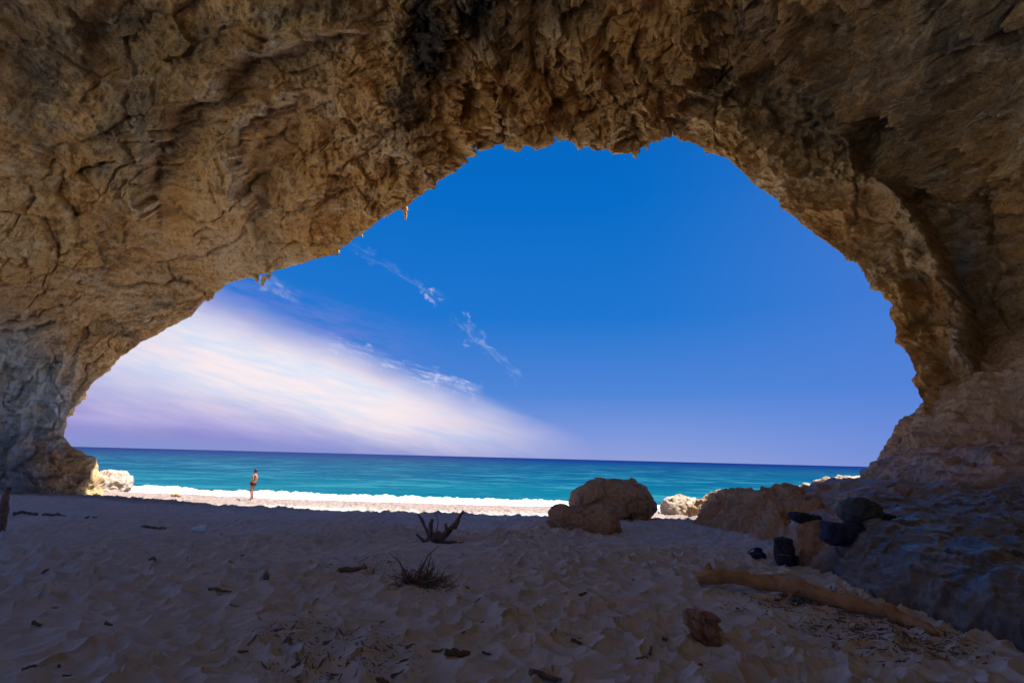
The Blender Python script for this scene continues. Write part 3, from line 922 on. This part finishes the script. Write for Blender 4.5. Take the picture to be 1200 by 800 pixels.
# ------------------------------------------------------------------ stalactites under the lip (parts of the cave)
for (px_, py_, ln, wd, yb) in ((475, 247, .62, .16, 22.0), (309, 329, .42, .17, 24.4), (316, 325, .25, .12, 24.4), (424, 276, .22, .1, 22.9), (395, 298, .2, .12, 23.3),
                               (744, 181, .28, .2, 20.2), (758, 174, .22, .1, 20.2), (722, 178, .20, .1, 20.3), (565, 172, .2, .14, 20.6), (245, 350, .25, .2, 25),
                               (692, 170, .2, .12, 20.3), (449, 254, .2, .12, 22.5), (829, 180, .18, .12, 20), (300, 328, .22, .2, 24.4)):
    q = at_y(px_, py_, yb-.15)
    k = np.linspace(0, 1, 9)
    pts = np.stack([q[0]+.05*np.sin(k*5+px_), q[1]+0*k, q[2]+.25-k*(ln+.15)], 1)
    MB().tube(pts, wd*(1-.75*k)*(1+.25*np.sin(k*17+px_)), n=10, wob=.5, seed=int(px_)).build('stalactite', M_cave, cave)

# ------------------------------------------------------------------ wood
def wood_mat(name, c1, c2, c3):
    m, t, b = new_mat(name); p = obj_pos(t)
    n = noise(t, p, 7, 6, .65, .5); g = noise(t, p, 40, 5, .7)
    setc(t, b, mix(t, g.sm(.55, .75)*.6, mix(t, n.sm(.4, .62), c1, c2), c3), .85, g*.5+n, .8, .02); return m
m, t, b = new_mat('log_wood'); M_log = m
p = obj_pos(t); mp = nd(t, 'ShaderNodeMapping', vector_type='POINT'); mp.inputs['Rotation'].default_value = (0, 0, math.radians(55)); t.links.new(p.o, mp.inputs[0])
m2 = nd(t, 'ShaderNodeMapping'); m2.inputs['Scale'].default_value = (.8, 9, 9); t.links.new(mp.outputs[0], m2.inputs[0])
g = noise(t, X(t, m2.outputs[0]), 4, 6, .7, .3); n = noise(t, p, 5, 6, .65, .5)
col = mix(t, n.sm(.40, .62), (.48, .29, .125), (.36, .20, .075)); col = mix(t, g.sm(.56, .68)*.8, col, (.13, .075, .035)); col = mix(t, g.sm(.42, .30)*.5, col, (.68, .50, .29))
setc(t, b, col, .8, g*1.0+n*.4, .8, .02)
M_drift = wood_mat('drift_wood', (.13, .085, .062), (.22, .15, .11), (.05, .035, .026))
M_twig = wood_mat('twig_wood', (.14, .085, .055), (.22, .15, .10), (.05, .035, .025))
M_bark = wood_mat('litter_bark', (.13, .08, .052), (.26, .17, .11), (.05, .035, .026))

# the log
la = sand_pt(820, 684); lb = sand_pt(1096, 742)
path = [(818, 676), (842, 674), (880, 679), (915, 683), (930, 686), (960, 696), (1000, 708), (1045, 720), (1075, 731), (1098, 742)]
rads = [.085, .105, .10, .112, .118, .098, .09, .085, .068, .03]
pts = []
for k, (a_, b_) in enumerate(path):
    g = sand_pt(a_, b_+9); hgt = np.interp(k, [0, 4, 9], [.10, .17, .06])
    d = ray(a_, b_); yk = np.interp(k, [0, 3, 4, 9], [la[1]+.1, 7.55, 7.35, lb[1]+.05]); pts.append(CAM+d*yk/d[1])
pts = np.array(pts); kk = np.linspace(0, 9, 90)
P_ = np.stack([np.interp(kk, range(10), pts[:, c]) for c in range(3)], 1)
for c in range(3): P_[3:-3, c] = np.convolve(P_[:, c], np.ones(7)/7, 'valid')
zmin = sand_h(P_[:, 0], P_[:, 1]); R_ = np.interp(kk, range(10), rads)
P_[:, 2] = np.maximum(P_[:, 2], zmin+R_*.9)
R_ = R_*(1+.08*np.sin(kk*3.1)+.12*np.exp(-((kk-3.9)/.35)**2))
log = empty('driftwood_log', P_[0])
tag(log, 'long bare tan driftwood log lying on the sand against the rock shelf', 'log')
V, F_ = tube(P_-P_[0], R_, 28, .35, 5)
tr_ = MB().add(V, F_).build('trunk', M_log, log)
k0 = P_[6]-P_[0]
MB().tube([k0+[0, 0, .02], k0+[-.02, 0, .13], k0+[-.01, .01, .19]], [.07, .055, .02], 12, .4, 9).build('knot', M_log, log)
for kx in (20, 52, 66):
    k2 = P_[kx]-P_[0]
    MB().tube([k2+[.0, -.03, .04], k2+[.03, -.07, .10]], [.035, .018], 10, .4, kx).build('knot', M_log, log)
k1 = P_[34]-P_[0]
MB().tube([k1+[0, -.05, -.02], k1+[-.12, -.30, -.10], k1+[-.2, -.48, -.17]], [.02, .012, .004], 8).build('twig', M_log, log)
k1 = P_[42]-P_[0]
MB().tube([k1+[0, -.05, -.0], k1+[-.25, -.20, -.05], k1+[-.5, -.38, -.14]], [.016, .010, .004], 8).build('twig', M_log, log)

# branching stump
q = sand_pt(508, 632)
st_ = empty('driftwood_stump', q)
tag(st_, 'dark forked driftwood stump with raised arms on the shaded sand', 'driftwood')
s = q[1]/FPX*1.0
def L3(dx_, dy_, dpt=0): return np.array([dx_*s, dpt, dy_*s])
MB().tube([L3(-6, -4), L3(-2, 2, .05), L3(6, 5, 0), L3(12, 2)], [.10, .13, .12, .07], 14, .6, 3).build('root_crown', M_drift, st_)
arms = [([(-2, 0), (-3, 10), (-4, 19), (-2, 24)], [.10, .09, .07, .05], -.05), ([(-3, 2), (-10, 14), (-15, 22), (-20, 28)], [.07, .055, .045, .03], .15),
        ([(6, 2), (14, 9), (22, 18), (31, 33)], [.10, .085, .065, .03], .1), ([(8, 2), (14, 12), (13, 20)], [.08, .06, .045], -.1),
        ([(22, 14), (25, 20), (27, 29)], [.06, .05, .03], .3), ([(-12, -6), (-9, 3), (-16, 10)], [.06, .05, .035], -.35),
        ([(2, 6), (3, 20), (-1, 30)], [.02, .014, .008], .2)]
for pts_, rr_, dp in arms:
    MB().tube([L3(a_, b_, dp*(i+1)/len(pts_)) for i, (a_, b_) in enumerate(pts_)], [.72*q_ for q_ in rr_], 10, .6, int(abs(pts_[-1][0])+7)).build('arm', M_drift, st_)

# dead bush of tangled twigs
q = sand_pt(492, 680)
bu_ = empty('dead_bush', q); tag(bu_, 'heap of dry tangled brushwood on the sand in front of the forked stump', 'dead bush')
mb = MB(); rnd = random.Random(4)
def crooked(p0, d, ln, r, n=7, curl=.55):
    P = [np.array(p0, float)]; d = np.array(d, float); d /= np.linalg.norm(d)
    for k in range(n-1):
        d = d+np.array([rnd.uniform(-curl, curl) for _ in range(3)])*.5; d /= np.linalg.norm(d); P.append(P[-1]+d*ln/(n-1))
    return P, [r*(1-.8*i/(n-1)) for i in range(n)]
for k in range(210):
    an = rnd.uniform(0, 6.28); up_ = rnd.uniform(-.15, .55) if k > 26 else rnd.uniform(.7, 2.2)
    px0 = (rnd.gauss(0, .20), rnd.gauss(0, .15)); z0_ = abs(rnd.gauss(0, .10))*max(0, 1-math.hypot(*px0)/.5)+.012
    P, R = crooked((px0[0], px0[1], z0_), (math.cos(an), math.sin(an), up_), rnd.uniform(.12, .5), rnd.uniform(.004, .012), 8, .8)
    P = [np.array([q_[0], q_[1], max(q_[2], .005)]) for q_ in P]
    mb.tube(P, R, 6)
mb.build('twigs', M_twig, bu_)
MB().tube(*crooked((.0, 0, .03), (.1, .1, 1.2), .62, .022), 8).build('stem', M_twig, bu_)
MB().tube(*crooked((-.05, -.05, .03), (.55, -.3, .12), .75, .022), 8).build('stem', M_twig, bu_)
MB().tube(*crooked((-.15, 0, .03), (-.45, .2, .75), .6, .018), 8).build('stem', M_twig, bu_)

# ------------------------------------------------------------------ bags
def cloth(name, c, r=.75):
    m, t, b = new_mat(name); p = obj_pos(t)
    n = noise(t, p, 6, 4, .6); w = noise(t, p, 220, 2, .5)
    setc(t, b, mix(t, n.sm(.35, .65), c, tuple(v_*1.6 for v_ in c)), r, n*1.0+w*.05, .7, .06); return m
M_navy = cloth('navy_cloth', (.016, .022, .065)); M_black = cloth('black_cloth', (.012, .013, .024)); M_char = cloth('charcoal_cloth', (.035, .05, .06))
M_strap = cloth('strap_web', (.012, .012, .02))
M_metalz = new_mat('zip_metal')[0]; M_metalz.node_tree.nodes['Principled BSDF'].inputs['Base Color'].default_value = (.25, .25, .27, 1)


def pouch(size, seed, mat, name, parent, loc=(0, 0, 0), rot=(0, 0, 0), pw=3.2, wrinkle=.09, sub=5, sag=0):
    V, F_ = ico(sub)
    r = (np.abs(V)**pw).sum(1)**(-1/pw); P = V*r[:, None]*np.array(size)
    s = float(np.mean(size)); q = P/s+seed*3.1
    P = P+V*(wrinkle*s*(fbm(q*1.2, 3, seed)+.6*ridged(q*1.7, 3, seed+2, .5)))[:, None]
    P[:, 2] -= sag*np.abs(P[:, 0]/size[0])**2*size[2]
    o = mesh_obj(name, P, F_, mat, parent); o.location = loc; o.rotation_euler = rot
    return o


def backpack(loc, rz, mat, label, sc=1.0, tilt=0, cat='backpack', flat=False):
    r = empty('backpack', loc, rz); tag(r, label, cat)
    r.scale = (sc, sc, sc); r.rotation_euler = (tilt, 0, rz)
    pouch((.17, .12, .25), 4, mat, 'body', r, (0, 0, .24), sub=5)
    pk = pouch((.13, .06, .13), 9, mat, 'front_pocket', r, (0, -.13, .16))
    MB().tube([(-.10, -.185, .22), (0, -.20, .235), (.10, -.185, .22)], [.006]*3, 6).build('zip', M_metalz, r)
    pouch((.05, .07, .10), 6, mat, 'side_pocket', r, (.18, 0, .13))
    pouch((.16, .11, .06), 12, mat, 'lid', r, (0, -.01, .46))
    for sx in (-1, 1):
        k = np.linspace(0, 1, 14)
        pts = np.stack([sx*(.08+.05*np.sin(k*3.14)), .11+.10*np.sin(k*3.14), .44-.36*k], 1)
        MB().tube(pts, [.018]*14, 8).build('shoulder_strap', M_strap, r)
    k = np.linspace(0, 3.14, 10)
    MB().tube(np.stack([.05*np.cos(k), .07+0*k, .48+.05*np.sin(k)], 1), [.010]*10, 6).build('handle', M_strap, r)
    return r

q = sand_pt(916, 662); backpack((q[0]+.02, q[1]-.1, q[2]-.02), -.5, M_black, 'black backpack standing on the sand against the end of the rock shelf', 1.0, -.08)
q = sand_pt(888, 655)
sb_ = empty('shoulder_bag', q, .3); tag(sb_, 'small dark bag lying on the sand just left of the standing backpack', 'bag')
pouch((.17, .11, .07), 21, M_navy, 'body', sb_, (0, 0, .06)); pouch((.07, .07, .06), 23, M_black, 'flap', sb_, (.05, .02, .15))
MB().tube([(-.15, 0, .06), (-.2, .05, .11), (-.08, .08, .16), (.05, .06, .2)], [.010]*4, 6).build('strap', M_strap, sb_)


def shelf_pt(px_, py_, hf):
    d = ray(px_, py_)
    ys_ = np.linspace(4, 26, 4000); P = CAM[None]+d[None]*(ys_/d[1])[:, None]
    hh = hf(P[:, 0], P[:, 1]); k = np.argmax(P[:, 2] < hh)
    return P[k]

q = shelf_pt(995, 637, h_shelf)
db = empty('duffel_bag', (q[0]+.10, q[1]+.12, q[2]-.03), .1); tag(db, 'dark navy soft bag slumped on the front edge of the rock shelf', 'bag')
sc = q[1]/FPX
pouch((32*sc, .20, 12*sc), 31, M_navy, 'body', db, (0, 0, 11*sc), sag=.15, wrinkle=.10, pw=2.8)
pouch((10*sc, .14, 6*sc), 33, M_navy, 'flap', db, (-20*sc, 0, 17*sc), (0, .2, 0), wrinkle=.2)
MB().tube([(-22*sc, -.16, 10*sc), (-10*sc, -.24, 20*sc), (5*sc, -.25, 20*sc), (18*sc, -.17, 9*sc)], [.012]*4, 6).build('strap', M_strap, db)
MB().tube([(22*sc, -.05, 3*sc), (34*sc, -.10, 1*sc), (46*sc, -.05, 1.5*sc)], [.012]*3, 6).build('strap', M_strap, db)

q = shelf_pt(951, 613, lambda x, y: np.maximum(h_shelf(x, y), h_out(x, y)))
rb = empty('rolled_towel', (q[0], q[1]+.1, q[2]-.02), -.1); tag(rb, 'small black bundle lying on the rock above the standing backpack', 'bundle')
sc = q[1]/FPX
pouch((17*sc, .13, 5.5*sc), 41, M_black, 'roll', rb, (0, 0, 5*sc), (0, .12, 0), wrinkle=.14)
pouch((7*sc, .12, 4*sc), 43, M_navy, 'loose_end', rb, (-13*sc, 0, 8*sc), wrinkle=.2)

q = shelf_pt(1018, 612, h_shelf)
hb = empty('covered_pack', (q[0], q[1]+.2, q[2]-.05), .1); tag(hb, 'rounded charcoal pack sitting furthest back on the rock shelf', 'bag')
sc = q[1]/FPX
pouch((22*sc, .3, 15*sc), 51, M_char, 'body', hb, (0, 0, 13*sc), wrinkle=.10, pw=2.2)
pouch((12*sc, .2, 6*sc), 53, M_black, 'side_pocket', hb, (26*sc, 0, 6*sc), wrinkle=.15)
MB().tube([(-14*sc, -.25, 8*sc), (-6*sc, -.32, 20*sc), (6*sc, -.30, 22*sc)], [.012]*3, 6).build('strap', M_strap, hb)

# dark post just inside the left edge of the frame
q = on_z(-4, 624, 0.0); z0 = float(base_h(q[0], q[1])); q = on_z(-3, 624, z0)
sc = q[1]/FPX
k = np.linspace(0, 1, 14)
o = MB().tube(np.stack([q[0]+.04*np.sin(k*6), q[1]+0*k, z0-.1+k*(48*sc+.1)], 1), 4.5*sc*(1-.35*k), 12, .5, 3).build('driftwood_post', M_drift)
tag(o, 'dark brown upright driftwood cut by the left edge of the frame', 'driftwood')

# ------------------------------------------------------------------ the person on the beach
def skin_body(name, joints, edges, mat, parent, root=0, sub=2):
    me = bpy.data.meshes.new(name); me.from_pydata([j[:3] for j in joints], edges, [])
    o = bpy.data.objects.new(name, me); COL.objects.link(o); o.parent = parent
    md = o.modifiers.new('skin', 'SKIN'); md.use_smooth_shade = True
    for i, j in enumerate(joints):
        r = j[3:]; me.skin_vertices[0].data[i].radius = (r[0], r[-1]); me.skin_vertices[0].data[i].use_root = (i == root)
    s = o.modifiers.new('sub', 'SUBSURF'); s.levels = sub; s.render_levels = sub
    me.materials.append(mat)
    return o

m, t, b = new_mat('skin'); setc(t, b, (.36, .165, .10), .55, None); M_skin = m
m, t, b = new_mat('hair'); setc(t, b, (.018, .010, .008), .6, None); M_hair = m
m, t, b = new_mat('swim_cloth'); setc(t, b, (.012, .014, .02), .7, None); M_swim = m
q = sand_pt(294, 586)
pe = empty('person', q, 0); pe.scale = (.9, .9, .88)
tag(pe, 'person in dark swim briefs standing on the sunlit beach facing left with hands in front', 'person')
# faces -x ; joints: x forward/back, y side, z up
J = [(0, 0, .93, .135, .15), (.02, 0, 1.10, .12, .135), (.045, 0, 1.30, .135, .17), (.05, 0, 1.43, .10, .15), (.035, 0, 1.52, .055, .055), (.02, 0, 1.60, .075, .07), (.015, 0, 1.70, .085, .075),
     # legs
     (-.00, .09, .85, .095), (-.05, .10, .50, .062), (-.03, .10, .47, .060), (.0, .10, .28, .055), (.02, .10, .09, .036), (-.06, .11, .035, .036), (-.16, .12, .03, .028),
     (-.00, -.09, .85, .095), (-.02, -.10, .50, .062), (-.0, -.10, .47, .060), (.03, -.10, .28, .055), (.05, -.10, .09, .036), (-.03, -.11, .035, .036), (-.13, -.12, .03, .028),
     # arms
     (.05, .20, 1.40, .055), (.06, .26, 1.12, .040), (-.13, .18, .98, .030), (-.20, .10, .96, .026),
     (.05, -.20, 1.40, .055), (.06, -.26, 1.12, .040), (-.13, -.18, .98, .030), (-.20, -.10, .96, .026),
     (-.085, 0, 1.665, .018)]
Ed = [(0, 1), (1, 2), (2, 3), (3, 4), (4, 5), (5, 6), (0, 7), (7, 8), (8, 9), (9, 10), (10, 11), (11, 12), (12, 13), (0, 14), (14, 15), (15, 16), (16, 17), (17, 18), (18, 19), (19, 20),
      (3, 21), (21, 22), (22, 23), (23, 24), (3, 25), (25, 26), (26, 27), (27, 28), (6, 29)]
for sgn, base, elb in ((1, 24, 23), (-1, 28, 27)):
    bx, by_, bz = J[base][:3]
    for i, (ox, oz, ln) in enumerate(((-.01, .02, .085), (-.01, .007, .095), (-.01, -.007, .09), (-.01, -.02, .07))):
        J.append((bx+ox-.03, by_-sgn*.02, bz+oz*1.6, .009)); J.append((bx+ox-.04, by_-sgn*.03-sgn*ln*.5, bz+oz*1.6-.015, .008))
        Ed += [(base, len(J)-2), (len(J)-2, len(J)-1)]
    J.append((bx+.01, by_-sgn*.03, bz+.05, .010)); Ed.append((base, len(J)-1))
skin_body('body', J, Ed, M_skin, pe)
V, F_ = ico(4)
Vh = V*np.array([.105, .095, .115]); keep = ~((V[:, 0] < -.45) & (V[:, 2] < .35)) & (V[:, 2] > -.75)
Fk = F_[keep[F_].all(1)]
o = mesh_obj('hair', Vh*(1+.06*fbm(Vh*30, 2, 3))[:, None]+np.array([.03, 0, 1.70]), Fk, M_hair, pe)
for sy in (-1, 1):
    V2 = ico(2)[0]*np.array([.02, .012, .03])+np.array([.01, sy*.085, 1.665]); mesh_obj('ear', V2, ico(2)[1], M_skin, pe)
# briefs: a fitted band with two leg openings
k = 28; rings = [(1.02, .150, .175), (.97, .158, .188), (.90, .160, .196), (.85, .150, .190), (.82, .12, .16)]
V = [(.005+a_*math.cos(2*math.pi*j/k), b_*math.sin(2*math.pi*j/k), z_+(.045*abs(math.sin(2*math.pi*j/k)) if z_ < .88 else 0)) for z_, a_, b_ in rings for j in range(k)]
mesh_obj('swim_briefs', V, grid_faces(len(rings), k, True), M_swim, pe)

# ------------------------------------------------------------------ small things on the sand
m, t, b = new_mat('clear_plastic'); setc(t, b, (.62, .84, .92), .2, None); M_plas = m
q = sand_pt(233, 622)
pl = empty('plastic_cup', q+[0, 0, .10], .4); pl.scale = (1.6, 1.6, 1.6); tag(pl, 'crumpled pale blue plastic cup lying on the shaded sand', 'cup')
k = 20; V = []
for i, (xx, r_) in enumerate(((-.09, .045), (-.05, .05), (0, .056), (.05, .062), (.09, .067))):
    for j in range(k):
        a_ = 2*math.pi*j/k; rr_ = r_*(1+.15*math.sin(3*a_+i)); V.append((xx, rr_*math.cos(a_), rr_*math.sin(a_)*.75))
mesh_obj('cup_wall', V, grid_faces(5, k, True), M_plas, pl)
V = [(-.09, .045*math.cos(2*math.pi*j/k)*.99, .034*math.sin(2*math.pi*j/k)*.99) for j in range(k)]+[(-.085, 0, 0)]
mesh_obj('cup_base', V, [(j, (j+1) % k, k) for j in range(k)], M_plas, pl)


def stick(px_, py_, lpx, apx, rpx, mat, label, name='driftwood_stick', seed=0, cat='stick', group=None):
    """a crooked piece of wood lying on the sand; length and lean in photo pixels at its distance"""
    q = sand_pt(px_, py_); s_ = q[1]/FPX
    rn = random.Random(seed)
    L_w = lpx*s_; n = 9; az = math.radians(apx)
    P = []
    for k in range(n):
        tt_ = k/(n-1)-.5
        P.append((tt_*L_w*math.cos(az)+rn.uniform(-.03, .03)*L_w, tt_*L_w*math.sin(az)+rn.uniform(-.03, .03)*L_w, rn.uniform(-.01, .02)*L_w))
    P = np.array(P); zz = sand_h(P[:, 0]+q[0], P[:, 1]+q[1])
    P[:, 2] += np.maximum(.6*zz+.4*zz.max(), zz)-q[2]+rpx*s_*.5
    R = rpx*s_*(1-.5*np.linspace(0, 1, n)**2)*(1+.2*np.sin(np.arange(n)*2.2+seed))
    o = MB().tube(P, R, 8, .5, seed).build(name, mat)
    o.location = q
    return tag(o, label, cat, group)

stick(180, 655, 16, -50, 2.6, M_drift, 'short dark stick on the sand below the plastic cup', seed=1)
stick(30, 603, 22, 10, 2.6, M_drift, 'thick dark stick lying near the left wall foot', seed=2)
stick(64, 604, 26, 0, 1.4, M_drift, 'long thin dark stick right of the thick stick near the left wall', seed=3)
stick(107, 606, 12, 5, 1.3, M_drift, 'short dark stick rightmost of three in a row near the left wall', seed=4)
stick(182, 618, 36, -10, 1.5, M_twig, 'long crooked brown stick left of the plastic cup', seed=5)
stick(36, 655, 9, 30, 2.2, M_bark, 'small dark bark lump alone on the left foreground sand', 'bark_piece', 6, 'bark')
stick(312, 683, 14, -60, 2.8, M_drift, 'brown wedge of wood half buried left of the brush heap', seed=7)
stick(258, 692, 22, 20, 1.6, M_drift, 'curved brown stick on the sand left of the wood wedge', seed=8)
stick(414, 667, 30, 5, 2.6, M_twig, 'flat dark branch lying left of the brush heap', 'branch', 9, 'branch')
stick(530, 634, 24, 0, 2.0, M_drift, 'thin reddish branch lying in front of the forked stump', 'branch', 10, 'branch')
stick(566, 725, 7, 70, 2.2, M_bark, 'dark bark chip standing up in the middle foreground sand', 'bark_piece', 11, 'bark')
stick(627, 666, 8, 20, 2.2, M_bark, 'small dark lump alone on the mid sand right of the brush heap', 'bark_piece', 12, 'bark')
stick(536, 762, 26, 15, 4.0, M_drift, 'brown slab of driftwood on the lower foreground sand', 'driftwood_slab', 13, 'driftwood')
stick(640, 792, 34, -20, 3.0, M_bark, 'dark broken branch at the bottom edge of the frame', 'branch', 14, 'branch')
stick(1080, 712+50, 42, -50, 1.6, M_log, 'thin pale stick beside the tip of the log', seed=15)
stick(338, 755, 14, -50, 3.2, M_bark, 'dark thick chip in the left foreground litter patch', 'bark_piece', 16, 'bark')
stick(206, 581, 9, 10, 2.0, M_log, 'small tan driftwood piece on the sunlit sand left of the person', 'driftwood_piece', 17, 'driftwood')
rn = random.Random(99)
ZONES = [(5, 300, 608, 690, 10, 'small dark wood chip on the shaded sand between the left wall and the plastic cup'),
         (5, 330, 700, 798, 9, 'small dark wood chip on the lower left foreground sand'),
         (330, 600, 690, 798, 11, 'small dark wood chip around the left foreground litter patch'),
         (600, 990, 745, 798, 6, 'small dark wood chip on the foreground sand near the upright stone'),
         (540, 790, 632, 735, 11, 'small dark wood chip on the open sand between the brush heap and the log')]
for zi, (x0, x1, y0, y1, n_, lab) in enumerate(ZONES):      # scattered chips nobody could tell apart
    for k in range(n_):
        a_, b_ = rn.uniform(x0, x1), rn.uniform(y0, y1)
        stick(a_, b_, rn.uniform(4, 10)*(b_-540)/170, rn.uniform(-70, 70), rn.uniform(.7, 1.7)*(b_-520)/200, rn.choice([M_bark, M_twig, M_drift]),
              lab, 'wood_chip', 100+k+zi*40, 'wood chip', lab.replace('chip', 'chips'))


def litter(name, label, areas, n, mat, seed, smin=.012, smax=.05):
    mb = MB(); rn = random.Random(seed)
    for k in range(n):
        cx, cy, rx, ry = rn.choice(areas)
        a_, b_ = cx+rn.gauss(0, rx*.5), cy+rn.gauss(0, ry*.5)
        q = on_z(a_, b_, 0)
        L_w = rn.uniform(smin, smax)*(2.4 if rn.random() < .08 else 1); az = rn.uniform(0, 6.28); r_ = L_w*rn.uniform(.06, .28)
        P = np.array([(q[0]+f_*L_w*math.cos(az), q[1]+f_*L_w*math.sin(az), 0) for f_ in (-1, 0, 1)])
        P[:, 2] = sand_h(P[:, 0], P[:, 1])+r_*.4+rn.uniform(0, .01); P[1, 2] += rn.uniform(0, .3)*L_w; P[2, 2] += rn.uniform(0, .5)*L_w
        mb.tube(P, [r_*.7, r_, r_*.5], 5)
    o = mb.build(name, mat, smooth=False); return tag(o, label, 'litter', kind='stuff')

litter('plant_litter', 'dark leaf and twig litter strewn on the sand under and beyond the log', [(930, 705, 80, 14), (1000, 728, 80, 16), (1080, 755, 80, 20), (1040, 740, 120, 20), (960, 700, 60, 8)], 3000, M_bark, 1, .006, .024)
litter('wood_litter', 'dry twig litter around the brush heap and in the left foreground hollow', [(450, 652, 50, 12), (470, 668, 60, 10), (420, 665, 40, 8), (390, 735, 60, 20), (440, 765, 60, 22), (360, 775, 40, 20), (330, 735, 50, 20)], 1700, M_bark, 2, .006, .022)
